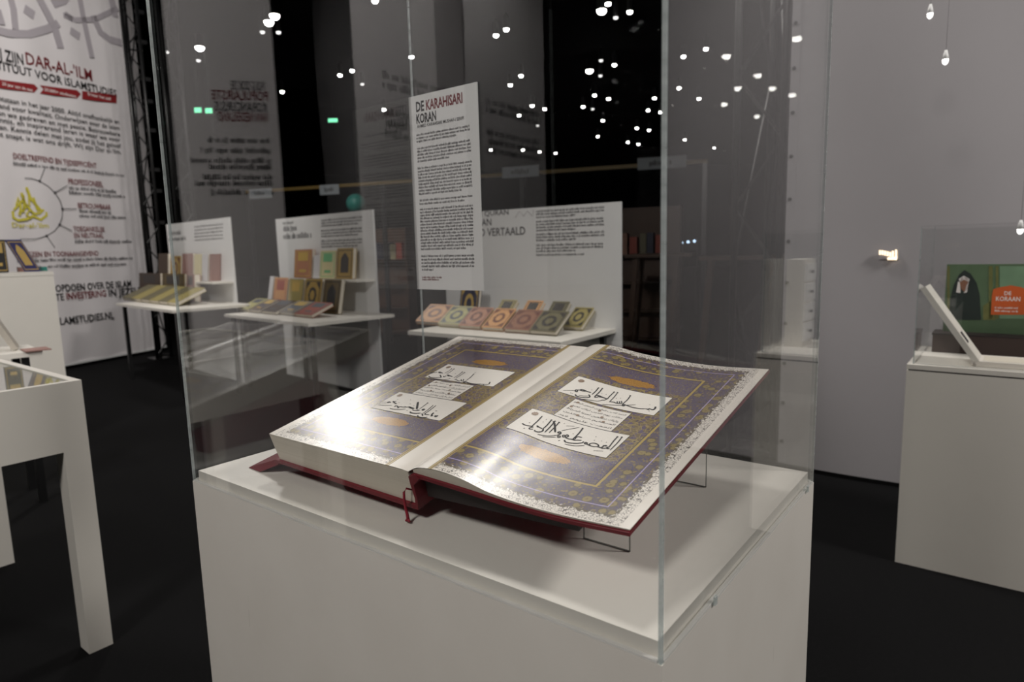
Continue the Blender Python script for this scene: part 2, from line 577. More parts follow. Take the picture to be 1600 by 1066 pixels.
# ================================================================== THE HALL
b = MB().box((-24, -14, -0.1), (24, 44, 0.0)); struct(b.build('floor', 'carpet'), 'dark grey carpet floor of the hall')
b = MB().box((-24, -14, 6.6), (24, 44, 6.7)); struct(b.build('ceiling', 'dark_ceiling'), 'black hall ceiling')
b = MB().box((-24, 44, 0), (24, 44.2, 6.6)); struct(b.build('wall_back', 'dark_wall'))
b = MB().box((-24.2, -14, 0), (-24, 44, 6.6)); struct(b.build('wall_left', 'dark_wall'))
b = MB().box((24, -14, 0), (24.2, 44, 6.6)); struct(b.build('wall_right', 'dark_wall'))
b = MB().box((-24, -14.2, 0), (24, -14, 6.6)); struct(b.build('wall_front', 'dark_wall'))

# ================================================================== CENTRE PLINTH, CASE
L0 = C0 + el * PW
R0 = C0 + er * PD
B0 = L0 + er * PD
pl = thing('plinth', (C0 + el * PW / 2 + er * PD / 2) * 1 - UP * LEDGE, 'white painted plinth in the centre carrying the large open book', 'plinth')
b = MB().obox(C0 - UP * LEDGE, el * PW, er * PD, UP * LEDGE); b.build('body', 'plinth_paint', pl)
ins = 0.010
PLAT = LEDGE + 0.0227
b = MB().obox(C0 + (el + er) * ins, el * (PW - 2 * ins), er * (PD - 2 * ins), UP * 0.0227); b.build('raised_top', 'white_paint', pl)

def case(name, corner, a, wa, bdir, wb, z0, h, label, th=0.006, top=True):
    """open-bottomed glass hood; corner = near corner on plan"""
    t = thing(name, V((corner + a * wa / 2 + bdir * wb / 2).to_tuple()[:2] + (z0,)), label, 'glass case')
    c = V((corner.x, corner.y, z0))
    e = 0.0007
    def pane(o, d, ln, nrm):
        m = MB().obox(o + d * th + UP * 0.004, d * (ln - 2 * th), nrm * th, UP * (h - 0.008))
        m.build('pane', 'clear_glass', t)
        m = MB().obox(o + d * th, d * (ln - 2 * th), nrm * th, UP * 0.0035)
        m.build('bottom_edge', 'glass_foot', t)
    pane(c, a, wa, bdir)
    pane(c + bdir * (wb - th), a, wa, bdir)
    pane(c, bdir, wb, a)
    pane(c + a * (wa - th), bdir, wb, a)
    for i in (0, 1):
        for j in (0, 1):
            o = c + a * (i * (wa - th)) + bdir * (j * (wb - th))
            m = MB().obox(o + (a + bdir) * e, a * (th - 2 * e), bdir * (th - 2 * e), UP * h)
            m.build('corner_edge', 'glass_edge', t)
    if top:
        m = MB().obox(c + UP * (h + 0.001), a * wa, bdir * wb, UP * th)
        m.build('top_pane', 'clear_glass', t)
    return t
hood = case('glass_case', V((C0.x, C0.y, 0)), el, PW, er, PD, LEDGE + 0.0005, 1.35,
            'tall clear glass case standing on the centre plinth over the open book')
for t_ in (0.16, 0.66):
    o = C0 + er * t_ - el * 0.0015
    MB().obox(o + UP * 0.0005, er * 0.008, el * -0.003, UP * 0.012).build('edge_clip', 'glass_edge', hood)

# ================================================================== THE OPEN BOOK
PHI = 0.2195
xx = -el
vv = er * math.cos(PHI) + UP * math.sin(PHI)
nn = -er * math.sin(PHI) + UP * math.cos(PHI)
BO = V((-0.18373, 1.07533, CAM.z - 0.37330))
PGW, PGH = 0.4215, 0.615
def bk(x, v, w_): return BO + xx * x + vv * v + nn * w_
PB = [(0, -0.001), (0.022, 0.0105), (0.0685, 0.0165), (0.124, 0.0120), (0.1745, 0.0008), (0.2236, -0.0043), (0.282, -0.0059), (0.337, -0.0042), (0.4215, 0.0009)]
PT = [(0, 0.0), (0.0165, 0.0070), (0.0464, 0.0090), (0.088, 0.0045), (0.136, -0.0049), (0.228, -0.0155), (0.314, -0.0195), (0.42, -0.0163), (0.4215, -0.0162)]
def spline(P, x):
    n = len(P)
    if x <= P[0][0]: return P[0][1]
    if x >= P[-1][0]: return P[-1][1]
    for k in range(n - 1):
        if x <= P[k + 1][0]:
            h = P[k + 1][0] - P[k][0]; t = (x - P[k][0]) / h
            m0 = (P[k + 1][1] - P[k - 1][1]) / (P[k + 1][0] - P[k - 1][0]) if k else (P[1][1] - P[0][1]) / h
            m1 = (P[k + 2][1] - P[k][1]) / (P[k + 2][0] - P[k][0]) if k + 2 < n else (P[k + 1][1] - P[k][1]) / h
            return ((2 * t ** 3 - 3 * t * t + 1) * P[k][1] + (t ** 3 - 2 * t * t + t) * h * m0 +
                    (-2 * t ** 3 + 3 * t * t) * P[k + 1][1] + (t ** 3 - t * t) * h * m1)
def wr(x, v):
    k = min(1, max(0, v / PGH))
    return spline(PB, x) * (1 - k) + spline(PT, x) * k
def wl(x, v):     # left page: flat, dipping a little into the gutter
    return -0.0012 * math.exp(-((x / 0.012) ** 2))
def page(side, U, v, lift=0.0):
    return bk(U, v, wr(U, v) + lift) if side > 0 else bk(-U, v, wl(U, v) + lift)
def drape(mb, side, vs2, fs2, lift):
    i = len(mb.v)
    mb.v += [page(side, U, v, lift) for U, v in vs2]
    fl = fs2 if True else fs2
    for f in fl:
        p = [mb.v[i + k] for k in f]
        nrm = (p[1] - p[0]).cross(p[2] - p[1])
        mb.f.append(tuple(i + k for k in (f if nrm.dot(nn) > 0 else reversed(f))))
def grid2(u_0, u_1, v_0, v_1, nu, nv):
    vs2 = [(u_0 + (u_1 - u_0) * i / nu, v_0 + (v_1 - v_0) * j / nv) for j in range(nv + 1) for i in range(nu + 1)]
    fs2 = [(j * (nu + 1) + i, j * (nu + 1) + i + 1, (j + 1) * (nu + 1) + i + 1, (j + 1) * (nu + 1) + i) for j in range(nv) for i in range(nu)]
    return vs2, fs2

# pen strokes of the large script, tenths of a millimetre on the page (from spine, from tail); width in half-millimetre steps
CALLI = {1: '3:2810,3820 2835,3739 2827,3682 2792,3676;2.2:2792,3676 2734,3700 2742,3649 2702,3669 2673,3665;2.4:2673,3665 2558,3628 2398,3630 2250,3670;2.5:2250,3670 2203,3666 2228,3611 2253,3616 2248,3658;2:2159,4069 2190,3884 2193,3717 2203,3666;4:2136,4089 2174,4062;2:2109,3786 2161,3700 2133,3675 2084,3755;2:2127,3672 2095,3655 2045,3734;2.2:2088,3652 2044,3658 2003,3674 1932,3653;1.6:1871,4084 1909,3851 1927,3631;4:1857,4095 1885,4072;2:1802,4071 1814,3872 1833,3729;4:1786,4085 1820,4058;2.6:1833,3729 1785,3738 1692,3756 1599,3771 1655,3731 1720,3736 1782,3744;1.6:1779,3658 1720,3552 1592,3512 1426,3446;2:1833,3729 1799,3651 1773,3654;1.5:2432,3755 2209,3624 2023,3543 1860,3480;2.2:1636,3718 1622,3669 1590,3666 1577,3735 1609,3738;2:1529,4085 1560,3903 1574,3693;4:1515,4095 1546,4072;2:1456,4061 1483,3887 1493,3733;4:1442,4071 1473,4048;2.6:1438,3692 1504,3622 1481,3558 1391,3506 1278,3494 1224,3542;1.5:1458,3627 1386,3574 1298,3548;2.8:1434,3790 1349,3788 1234,3806 1206,3765 1247,3754 1321,3776;2.5:1226,3759 1181,3746 1172,3718 1193,3652 1152,3663 1135,3720 1167,3727;1.6:1128,3673 936,3551;3:1115,3534 1127,3543;3:1148,3538 1160,3547;2.5:1383,3896 1396,3905;2.5:1621,3886 1633,3894;2.5:1713,3888 1725,3896;2.5:1964,3842 1977,3850;2.5:2035,3881 2048,3888;2.5:2668,3856 2681,3861;3:2775,3598 2788,3603;1.8:2802,2472 2829,2259 2839,1970;4:2786,2482 2818,2456;2:2724,2457 2738,2286 2772,2050;4:2710,2467 2742,2441;2.6:2798,2030 2774,2005 2744,2045 2772,2065;2.6:2754,2027 2711,1994 2666,1991 2675,2087 2712,2081 2644,2074;2.2:2666,1991 2583,2001 2518,1978 2443,1985 2409,2031 2457,2085 2541,2076 2595,2022;2.4:2443,1985 2379,2001 2330,2003 2318,2051 2357,2038 2366,1995;2.4:2272,2060 2275,2014 2213,1957 2110,1913 2003,1902 1949,1951;1.4:2357,1944 2234,1868 2122,1841 2028,1836;2.4:2015,2470 2049,2286 2062,2128 2064,2064 2099,2025 2155,2054 2220,2081;4:1999,2478 2032,2455;2.2:2174,2171 2104,2167 2081,2122 2099,2067;2.4:2113,2042 2037,2033 1981,2018 1902,2053 1895,2131 1943,2093 1927,2052;2.2:1902,2053 1879,2023 1843,2067 1860,2093 1894,2065;2.4:1769,2119 1739,2099 1713,2115 1725,2150 1757,2138 1778,2091 1754,2009;2.2:1836,2012 1821,1970 1788,1982 1797,2021 1828,2024;2.4:1873,1873 1887,1904;1.8:1546,2423 1571,2248 1595,2010;4:1532,2429 1563,2411;3.2:1443,2395 1535,2290 1673,2086;2:1468,2397 1503,2194 1527,1972;4:1450,2418 1482,2400;1.6:1747,2021 1669,1933 1573,1875 1464,1837;1.3:1772,1955 1668,1883 1573,1825;2:1392,2408 1428,2204 1439,2055;4:1377,2415 1409,2397;2.4:1439,2055 1471,1995 1454,1930 1391,1896 1342,1919;2:1428,2046 1353,2057 1293,2081 1342,2048 1303,2054;2:1175,2432 1210,2218 1233,2003 1268,2003;2:1268,2003 1230,1930 1260,1900 1306,1934;2.2:1233,2003 1146,1977 1067,1976 1023,2000;1.2:1736,2198 1826,2325 1947,2473;2.5:1118,2081 1130,2090;2.5:1303,2250 1315,2259;2.5:1299,2363 1311,2372;2.5:1638,2440 1649,2449;2.5:1962,2211 1975,2218;2.8:2413,2176 2426,2182;2.8:2638,2197 2651,2202;2.5:2538,2207 2551,2213;2.5:2373,2303 2386,2309;2.5:1147,1862 1165,1874;1.2:2590,1851 2746,1903;1.2:1718,2392 1844,2463',
         -1: '2.4:1084,3656 1037,3562 1057,3521 1216,3495;2:1145,3497 1106,3437;2.6:1221,3501 1369,3461 1536,3462 1689,3511;2.6:1689,3511 1735,3499 1689,3456 1669,3487;1.6:1798,3931 1735,3720 1715,3541;3.6:1821,3940 1770,3915;2:1838,3619 1776,3524 1815,3514 1887,3587;2:1851,3523 1884,3496 1999,3539 2059,3542;1.6:2095,3952 2081,3743 2068,3596;3.6:2120,3965 2070,3939;1.6:2179,3970 2151,3802 2142,3614;3.6:2206,3982 2156,3956;2.8:2229,3667 2350,3693 2441,3727 2339,3657;1.4:2210,3558 2266,3468 2568,3407 2773,3410;2.4:2431,3672 2431,3595 2490,3637;1.6:2543,4077 2503,3908 2502,3751;3.6:2569,4091 2516,4064;1.4:2609,4061 2583,3907 2595,3786;3.6:2636,4075 2583,4047;2.4:2623,3661 2512,3574 2508,3537 2645,3489 2783,3484 2883,3535;3:2644,3773 2786,3816 2782,3790 2694,3760;2.4:2853,3799 2873,3754 2972,3749 2952,3695 2901,3708;1.4:1817,3440 2020,3367 2324,3359;3:2226,3554 2197,3554;2.4:2303,3840 2284,3845;2.4:1833,4018 1808,4017;2.8:1062,1901 1049,1831 1107,1857 1084,1888;2.4:1218,1956 1240,1904 1172,1851 1188,1831 1254,1975;2.6:1272,1864 1365,1849 1412,1880;2:1457,2269 1423,2060 1401,1868;1.8:1532,2262 1479,2043 1454,1867;2.4:1481,1858 1393,1795 1403,1777;2.6:1226,1760 1309,1718 1427,1710 1510,1758;2.6:1583,2057 1568,1984 1616,2016 1597,2053;1.6:1744,2310 1717,2158 1698,2006;3.6:1763,2317 1719,2298;4:2006,2280 1885,2138 1755,1988;2.4:1731,1964 1652,1958 1764,1923 1831,1933;3:1520,1861 1624,1819 1741,1807 1816,1845;3:1836,1994 1944,2009 2038,2027 1946,1992 1838,1978;3:2138,2013 2086,1981;2.4:2040,2011 2157,1975 2257,1960 2236,1903 2314,1959 2384,1970 2362,1912;2:2024,1920 2144,1852 2322,1819 2421,1829;2.6:2566,2162 2585,2123 2636,2124 2475,2057 2466,2076;2.4:2635,2058 2721,2082 2719,2033 2666,2049;1.4:2769,2051 3005,1987;1.6:2499,1967 2651,1905 2844,1879;1.2:2701,1988 3007,1896;2.6:2610,2233 2587,2240;2.6:2280,2314 2265,2319;2.6:2128,2145 2099,2154;2.6:1966,2097 1949,2103;2.6:1279,2059 1234,2058;2.6:1711,1740 1694,1745;2.4:1942,1867 1916,1869;2.4:2447,2115 2417,2114'}
book = thing('open_book', (BO.x, BO.y, PLAT), 'huge open book with purple and gold illuminated pages in the glass case', 'book')
for side in (-1, 1):
    m = MB(); g = grid2(0.0005, PGW, 0, PGH, 64, 10)
    drape(m, side, g[0], g[1], 0.0)
    m.uv = g[0]
    pg = m.build('page', 'illuminated_page', book, smooth=True)
    pg['label'] = 'left illuminated page' if side < 0 else 'right illuminated page'
    panels = ((0.085, 0.294, 0.346, 0.430), (0.132, 0.252, 0.260, 0.338), (0.085, 0.290, 0.172, 0.258))
    for k, (a, b_, c, d) in enumerate(panels):
        m = MB(); g = grid2(a, b_, c, d, 14, 2); drape(m, side, g[0], g[1], 0.0004)
        m.build('text_panel', 'page_paper', pg)
        # dark rule round the panel
        m = MB()
        for (p, q_, r_, s_) in ((a - 0.001, b_ + 0.001, d, d + 0.001), (a - 0.001, b_ + 0.001, c - 0.001, c), (a - 0.001, a, c, d), (b_, b_ + 0.001, c, d)):
            g = grid2(p, q_, r_, s_, 12, 1); drape(m, side, g[0], g[1], 0.0005)
        m.build('panel_rule', 'ink_soft', pg)
    SMALL = (['الحمد لله رب العالمين الرحمن الرحيم', 'مالك يوم الدين اياك نعبد', 'واياك نستعين اهدنا الصراط', 'المستقيم صراط الذين', 'انعمت عليهم غير'] if side > 0 else
             ['الم ذلك الكتاب لا ريب فيه هدى', 'للمتقين الذين يؤمنون بالغيب', 'ويقيمون الصلاة ومما رزقناهم', 'ينفقون والذين يؤمنون بما', 'انزل اليك وما انزل من قبلك'])
    def ar_line(mb, s, xl, xr, vb, vt, lift=0.0008, slant=0.0):
        vs_, fs_ = text2d(s)
        x_0 = min(p[0] for p in vs_); x_1 = max(p[0] for p in vs_)
        y_0 = min(p[1] for p in vs_); y_1 = max(p[1] for p in vs_)
        out = []
        for p in vs_:
            X = xl + (p[0] - x_0) / (x_1 - x_0) * (xr - xl)
            Y = vb + (p[1] - y_0) / (y_1 - y_0) * (vt - vb)
            X -= slant * (Y - vb)
            out.append((X if side > 0 else -X, Y))
        drape(mb, side, out, fs_, lift)
    def xr_(a, b_): return (a, b_) if side > 0 else (-b_, -a)
    for st in CALLI[side].split(';'):
        w_, P = st.split(':')
        P = [tuple(int(c) / 1e4 for c in p.split(',')) for p in P.split()]
        if len(P) > 2:                            # round the pen strokes off
            Q = []
            for k in range(len(P) - 1):
                p0, p1, p2, p3 = P[max(k - 1, 0)], P[k], P[k + 1], P[min(k + 2, len(P) - 1)]
                for t in (0, 0.25, 0.5, 0.75):
                    Q.append(tuple(0.5 * (2 * p1[c] + (p2[c] - p0[c]) * t + (2 * p0[c] - 5 * p1[c] + 4 * p2[c] - p3[c]) * t * t + (3 * p1[c] - p0[c] - 3 * p2[c] + p3[c]) * t ** 3) for c in (0, 1)))
            P = Q + [P[-1]]
        hw = float(w_) * 0.00062
        vs2 = []
        for k, p in enumerate(P):
            a, b_ = P[max(k - 1, 0)], P[min(k + 1, len(P) - 1)]
            tx_, ty_ = b_[0] - a[0], b_[1] - a[1]
            ln_ = math.hypot(tx_, ty_) or 1e-6
            e = hw * (1.0 if 0 < k < len(P) - 1 else 0.6)
            vs2 += [(p[0] - ty_ / ln_ * e, p[1] + tx_ / ln_ * e), (p[0] + ty_ / ln_ * e, p[1] - tx_ / ln_ * e)]
        m = MB()
        drape(m, side, vs2, [(2 * k, 2 * k + 1, 2 * k + 3, 2 * k + 2) for k in range(len(P) - 1)], 0.0008)
        m.build('pen_stroke', 'ink', pg)
    m = MB()
    for k, s in enumerate(SMALL):
        l, r_ = xr_(0.137 + 0.002 * (k % 2), 0.247)
        ar_line(m, arabic(s), l, r_, 0.3225 - k * 0.0145, 0.3225 - k * 0.0145 + 0.0085)
    m.build('small_script', 'ink_soft', pg)['kind'] = 'stuff'
    def rosette(u_, v_, r):
        m = MB(); n_ = 24
        vs2 = [(u_, v_)] + [(u_ + r * (1 + 0.14 * math.cos(8 * t)) * math.cos(t), v_ + r * (1 + 0.14 * math.cos(8 * t)) * math.sin(t)) for t in [2 * math.pi * i / n_ for i in range(n_)]]
        drape(m, side, vs2, [(0, 1 + i, 1 + (i + 1) % n_) for i in range(n_)], 0.0009)
        m.build('rosette', 'rosette_gold', pg)
    lx = (lambda t, a, b_: a + (b_ - a) * t) if side > 0 else (lambda t, a, b_: b_ - (b_ - a) * t)
    rosette(lx(0.08, 0.085, 0.294), 0.413, 0.0065)
    rosette(lx(0.08, 0.085, 0.290), 0.243, 0.0065)
    for (t, v_) in ((0.1, 0.328), (0.52, 0.322), (0.08, 0.307), (0.66, 0.301), (0.3, 0.285), (0.75, 0.286)):
        rosette(lx(t, 0.132, 0.252), v_, 0.0032)
# left page block, skewed fore-edge
TH = 0.060
sec = [(-PGW, -0.0006), (-0.002, -0.0030), (0.0015, -0.030), (0.000, -TH - 0.004), (-0.409, -TH + 0.002), (-0.416, -0.03)]
m = MB().prism([bk(x, 0.0, w_) for x, w_ in sec], vv * PGH); m.build('page_block', 'page_edges', book)
# lower cover board under it
sec = [(0.004, -TH - 0.0042), (-0.418, -TH + 0.0018), (-0.4245, -TH - 0.0045), (0.004, -TH - 0.0125)]
m = MB().prism([bk(x, -0.006, w_) for x, w_ in sec], vv * (PGH + 0.012)); m.build('lower_cover', 'maroon_cloth', book)
# fore-edge flap folding down to the plinth top
fz = PLAT + 0.0012
def on_plat(s_, t_, dz=0): 
    p = C0 + el * s_ + er * t_; return V((p.x, p.y, fz + dz))
m = MB()
a0, a1 = bk(-0.4205, 0.002, -TH - 0.001), bk(-0.4205, 0.40, -TH - 0.001)
f0, f1 = on_plat(1.022, 0.082), on_plat(1.022, 0.47)
g0, g1 = on_plat(0.972, 0.080), on_plat(0.972, 0.47)
thk = V((0, 0, 0.003))
m.prism([f0, g0, a0 - UP * 0.010, a0], (f1 - f0)) if False else None
i = len(m.v); m.v += [f0, f1, a1, a0, f0 - thk * 0.35 + el * 0.001, f1 - thk * 0.35, a1 - UP * 0.012, a0 - UP * 0.012, g0, g1]
m.f += [(0, 1, 2, 3), (0, 3, 7, 8), (7, 6, 9, 8), (0, 8, 9, 1), (1, 9, 6, 2), (2, 6, 7, 3)]
m.build('cover_flap', 'maroon_cloth', book)
# spine and right cover
sec = [(0.0035, -TH - 0.0115), (0.0075, -0.050), (0.0045, -0.025), (0.004, -0.0065), (0.020, -0.0005), (0.030, -0.006), (0.0125, -0.022), (0.0135, -0.05), (0.0095, -TH - 0.0125)]
m = MB().prism([bk(x, -0.006, w_) for x, w_ in sec], vv * (PGH + 0.012)); m.build('spine', 'maroon_cloth', book)
CB = [(0.015, -0.0010), (0.125, -0.0045), (0.227, -0.0090), (0.30, -0.0092), (0.36, -0.0060), (0.4222, -0.0014)]
CT = [(0.015, -0.0035), (0.125, -0.0110), (0.227, -0.0195), (0.30, -0.0225), (0.36, -0.0220), (0.4222, -0.0182)]
m = MB(); nu = 24
rows = []
for v_ in (-0.004, PGH + 0.002):
    k = 0 if v_ < 0 else 1
    for lift in (0.0, -0.0060):
        rows.append([bk(0.015 + 0.4072 * i / nu, v_, spline(CT if k else CB, 0.015 + 0.4072 * i / nu) + lift) for i in range(nu + 1)])
for rw in rows: m.v += rw
n1 = nu + 1
for i in range(nu):
    m.f += [(i, i + 1, 2 * n1 + i + 1, 2 * n1 + i), (n1 + i, 3 * n1 + i, 3 * n1 + i + 1, n1 + i + 1),
            (i, n1 + i, n1 + i + 1, i + 1), (2 * n1 + i, 2 * n1 + i + 1, 3 * n1 + i + 1, 3 * n1 + i)]
m.f += [(0, 2 * n1, 3 * n1, n1), (nu, n1 + nu, 3 * n1 + nu, 2 * n1 + nu)]
m.build('upper_cover', 'maroon_cloth', book)
# the few leaves between right page and cover
m = MB()
for v_ in (0.0005, PGH - 0.0005):
    k = 0 if v_ < 0.3 else 1
    for kind in (0, 1):
        for i in range(nu + 1):
            x = 0.012 + (PGW - 0.0125) * i / nu
            top = wr(x, v_) - 0.0012
            bot = spline(CT if k else CB, x) + 0.0004
            m.v.append(bk(x, v_, top if kind == 0 else min(bot, top - 0.0004)))
for i in range(nu):
    m.f += [(i, n1 + i, n1 + i + 1, i + 1), (2 * n1 + i, 2 * n1 + i + 1, 3 * n1 + i + 1, 3 * n1 + i),
            (n1 + i, 3 * n1 + i, 3 * n1 + i + 1, n1 + i + 1)]
m.build('end_leaves', 'page_edges', book)
# ribbon marker
pts = [bk(*p) for p in ((0.0005, -0.002, -0.036), (-0.004, -0.010, -0.030), (-0.0075, -0.014, -0.036), (-0.0088, -0.016, -0.050), (-0.0080, -0.018, -0.066), (-0.005, -0.020, -0.077), (-0.002, -0.023, -0.0845))]
m = MB().tube(pts, [0.0016, 0.002, 0.0022, 0.0024, 0.0026, 0.0028, 0.003], 8); rb = m.build('ribbon_marker', 'ribbon_red', book, smooth=True)
for dx in (-0.004, 0.0005, 0.005):
    e = bk(-0.002 + dx, -0.028, -0.100); e.z = PLAT + 0.004
    MB().tube([pts[-1], (pts[-1] + e) / 2 + V((0, 0, 0.002)), e], [0.0022, 0.0024, 0.0022], 6).build('tassel', 'ribbon_red', rb, smooth=True)

# dark wedge under the right-hand cover
sp = thing('book_support', on_plat(0.33, 0.33) - UP * 0.0012, 'dark wedge-shaped support under the right half of the open book', 'support')
m = MB()
s0, s1 = 0.482, 0.175
def sup(s_, v_, w_):
    x = 0.505 - s_
    return bk(x, v_, w_)
top = [(0.03, 0.0), (0.34, 0.0)]
wA, wB = -0.0205, -0.040
bt = [sup(0.505 - 0.022, 0.012, -0.052), sup(0.505 - 0.33, 0.012, -0.036), sup(0.505 - 0.33, 0.012, -0.0185), sup(0.505 - 0.022, 0.012, -0.0135)]
m.prism(bt, vv * 0.02)
m.build('front_board', 'dark_support', sp)
for s_ in (0.455, 0.27):
    p0 = C0 + el * s_ + er * 0.14; p0.z = PLAT
    top_f = bk(0.505 - s_, 0.20, -0.030); top_b = bk(0.505 - s_, 0.50, -0.034)
    q0 = V((top_f.x, top_f.y, PLAT)); q1 = V((top_b.x, top_b.y, PLAT))
    m = MB().prism([q0, q1, top_b, top_f], el * 0.006); m.build('side_board', 'dark_support', sp)
# acrylic stand plates
def acr(label, s_a, s_b, t_, h):
    t = thing('acrylic_stand', V(((C0 + el * (s_a + s_b) / 2 + er * t_).x, (C0 + el * (s_a + s_b) / 2 + er * t_).y, PLAT)), label, 'stand')
    o = C0 + el * s_a + er * t_; o.z = PLAT + 0.0005
    d = el * (s_b - s_a)
    MB().obox(o + d * 0.03, d * 0.94, er * 0.003, UP * h).build('plate', 'acrylic', t)
    MB().obox(o, d * 0.014, er * 0.003, UP * h).build('plate_edge', 'acrylic_edge', t)
    MB().obox(o + d * 0.986, d * 0.014, er * 0.003, UP * h).build('plate_edge', 'acrylic_edge', t)
    MB().obox(o, d, er * 0.0035, UP * 0.0010).build('foot', 'acrylic_edge', t)
acr('clear acrylic plate under the near corner of the right page', 0.143, 0.226, 0.195, 0.092)
acr('clear acrylic plate under the far part of the right page', 0.148, 0.215, 0.520, 0.148)

# ================================================================== BOARD ON THE BACK PANE
BACKN = -er
ip = B0 - er * 0.012
ip.z = 0
board = Sheet(ip, -el, 0.0)
tl, tr, br, bl = board.px(640, 150), board.px(747, 129.5), board.px(755, 456), board.px(652, 450.5)
wd = ((tr - tl).dot(-el) + (br - bl).dot(-el)) / 2
zt, zb = (tl.z + tr.z) / 2, (bl.z + br.z) / 2
o = V((bl.x, bl.y, zb))
ib = thing('information_board', o, 'white text board about the book fixed inside the back pane of the case', 'sign')
MB().obox(o, -el * wd, er * 0.004, UP * (zt - zb)).build('panel', 'white_board', ib)
bs_ = Sheet(ip, -el, 0.0006)
m = MB(); bs_.line(m, 'DE', (650.5, 175), (663, 172.5), 16, 0.03); bs_.line(m, 'KORAN', (651, 193.5), (682, 189), 15, 0.03)
bs_.line(m, 'AHMED KARAHISARI MUSHAF-I SERIFI', (652, 200.5), (725, 191), 5.2, 0.015)
m.build('lettering', 'ink', ib)
m = MB(); bs_.line(m, 'KARAHISARI', (666, 172), (723, 162.5), 16, 0.03); m.build('lettering', 'ink_red', ib)
m = MB(); rng = random.Random(3)
def para(sh, m, top, bottom, n, last=0.6):
    """n lines from pixel pair `top` (left,right) to `bottom`"""
    for i in range(n):
        t = i / max(1, n - 1)
        a = (top[0][0] + (bottom[0][0] - top[0][0]) * t, top[0][1] + (bottom[0][1] - top[0][1]) * t)
        e = (top[1][0] + (bottom[1][0] - top[1][0]) * t, top[1][1] + (bottom[1][1] - top[1][1]) * t)
        if i == n - 1: e = (a[0] + (e[0] - a[0]) * last, a[1] + (e[1] - a[1]) * last)
        sh.gline(m, a, e, 2.5, rng)
para(bs_, m, ((651, 213), (735, 203)), ((651.5, 223), (735, 214)), 3, 0.75)
para(bs_, m, ((652, 234), (736.5, 225)), ((653, 254), (737, 247)), 5, 0.6)
para(bs_, m, ((653, 265), (738, 257)), ((655, 305), (739, 299)), 9, 0.8)
para(bs_, m, ((656, 315), (739.5, 310)), ((656, 320.5), (739.5, 316)), 2, 0.85)
para(bs_, m, ((656.5, 329), (740, 325)), ((658, 391), (741.5, 390)), 14, 0.85)
para(bs_, m, ((658.5, 402), (742, 401.5)), ((659.5, 423), (743, 424)), 5, 0.22)
m.build('lettering', 'ink_soft', ib)
m = MB(); bs_.gline(m, (660, 434.5), (691, 434.5), 2.0, rng); bs_.gline(m, (660, 438), (687, 438), 2.0, rng); m.build('lettering', 'ink_red', ib)

# ================================================================== LEFT BANNER AND TRUSSES
bp0 = at_z(100, 572, 0.05); bp1 = at_z(240, 546, 0.05)
bdir = V((bp1.x - bp0.x, bp1.y - bp0.y, 0)).normalized()
bA = bp0 - bdir * 2.6
bB = bp1 + bdir * 0.25
blen = (bB - bA).dot(bdir)
ban = thing('hanging_banner', V((bA + bdir * blen / 2).to_tuple()[:2] + (0.05,)), 'tall white printed banner hanging at the left on the black truss', 'banner')
m = MB(); NX = 40
for j in range(2):
    for i in range(NX + 1):
        p = bA + bdir * (blen * i / NX) + bdir.cross(UP) * (0.012 * math.sin(i * 1.1) * (1 if j == 0 else 0.4))
        m.v.append(V((p.x, p.y, 0.06 if j == 0 else 6.3)))
for i in range(NX): m.f.append((i, i + 1, NX + 2 + i, NX + 1 + i))
m.build('cloth', 'white_banner', ban, smooth=True)
MB().obox(V((bA.x, bA.y, 0.045)) - bdir.cross(UP) * 0.012, bdir * blen, bdir.cross(UP) * 0.024, UP * 0.03).build('bottom_rail', 'white_board', ban)
bsn = Sheet(V((bA.x, bA.y, 0)), bdir, 0.016)
rng = random.Random(11)
m = MB()
bsn.line(m, 'WIJ ZIJN', (-22, 87), (36, 101), 18, 0.012)
bsn.line(m, 'HET INSTITUUT VOOR ISLAMSTUDIES', (-70, 92), (180, 137), 14.5, 0.012)
L6 = ['Ontstaan in het jaar 2000. Altijd onafhankelijk en', 'staand voor kwaliteit. Onderwijzen over de Islam', 'doen we gedreven en met passie. Betrouwbare',
      'kennis, en inspirerend leren is waar we voor', "staan. Kennis delen met jou, zodat jij het geloof", "echt snapt, is wat ons drijft. Wij zijn Dar al-'Ilm."]
for k, s in enumerate(L6):
    bsn.line(m, s, (-14 - 2 * (k % 3), 155 + k * 11.2), (183 + k * 0.8, 174 + k * 10.6), 8.2, 0.008)
bsn.line(m, 'OPDOEN OVER DE ISLAM', (86, 456.5), (204, 446.5), 11.5, 0.02)
bsn.line(m, 'TE', (86, 470), (99, 469), 11, 0.02)
bsn.line(m, 'IN JEZELF', (169, 463), (220, 459), 11, 0.02)
bsn.line(m, 'ISLAMSTUDIES.NL', (84, 509), (177, 496.5), 12, 0.02)
m.build('lettering', 'ink', ban)
m = MB()
bsn.line(m, "DAR-AL-'ILM", (40, 100), (142, 115), 19, 0.012)
bsn.line(m, 'DOELTREFFEND EN TIJDSEFFICIËNT', (20, 247.5), (149, 253.5), 9, 0.012)
bsn.line(m, 'PROFESSIONEEL', (106, 287.5), (160, 289), 9, 0.012)
bsn.line(m, 'BETROUWBAAR', (121, 325), (172, 326), 8.5, 0.012)
bsn.line(m, 'TOEGANKELIJK', (114, 361.5), (163, 361.5), 8.5, 0.012)
bsn.line(m, 'EN NEUTRAAL', (115, 371.5), (161, 371.5), 8, 0.012)
bsn.line(m, 'GEPREZEN EN TOONAANGEVEND', (22, 402), (153, 399), 8.5, 0.012)
bsn.line(m, 'INVESTERING', (103, 468.5), (165, 463.5), 11, 0.02)
m.build('lettering', 'ink_red', ban)
m = MB()
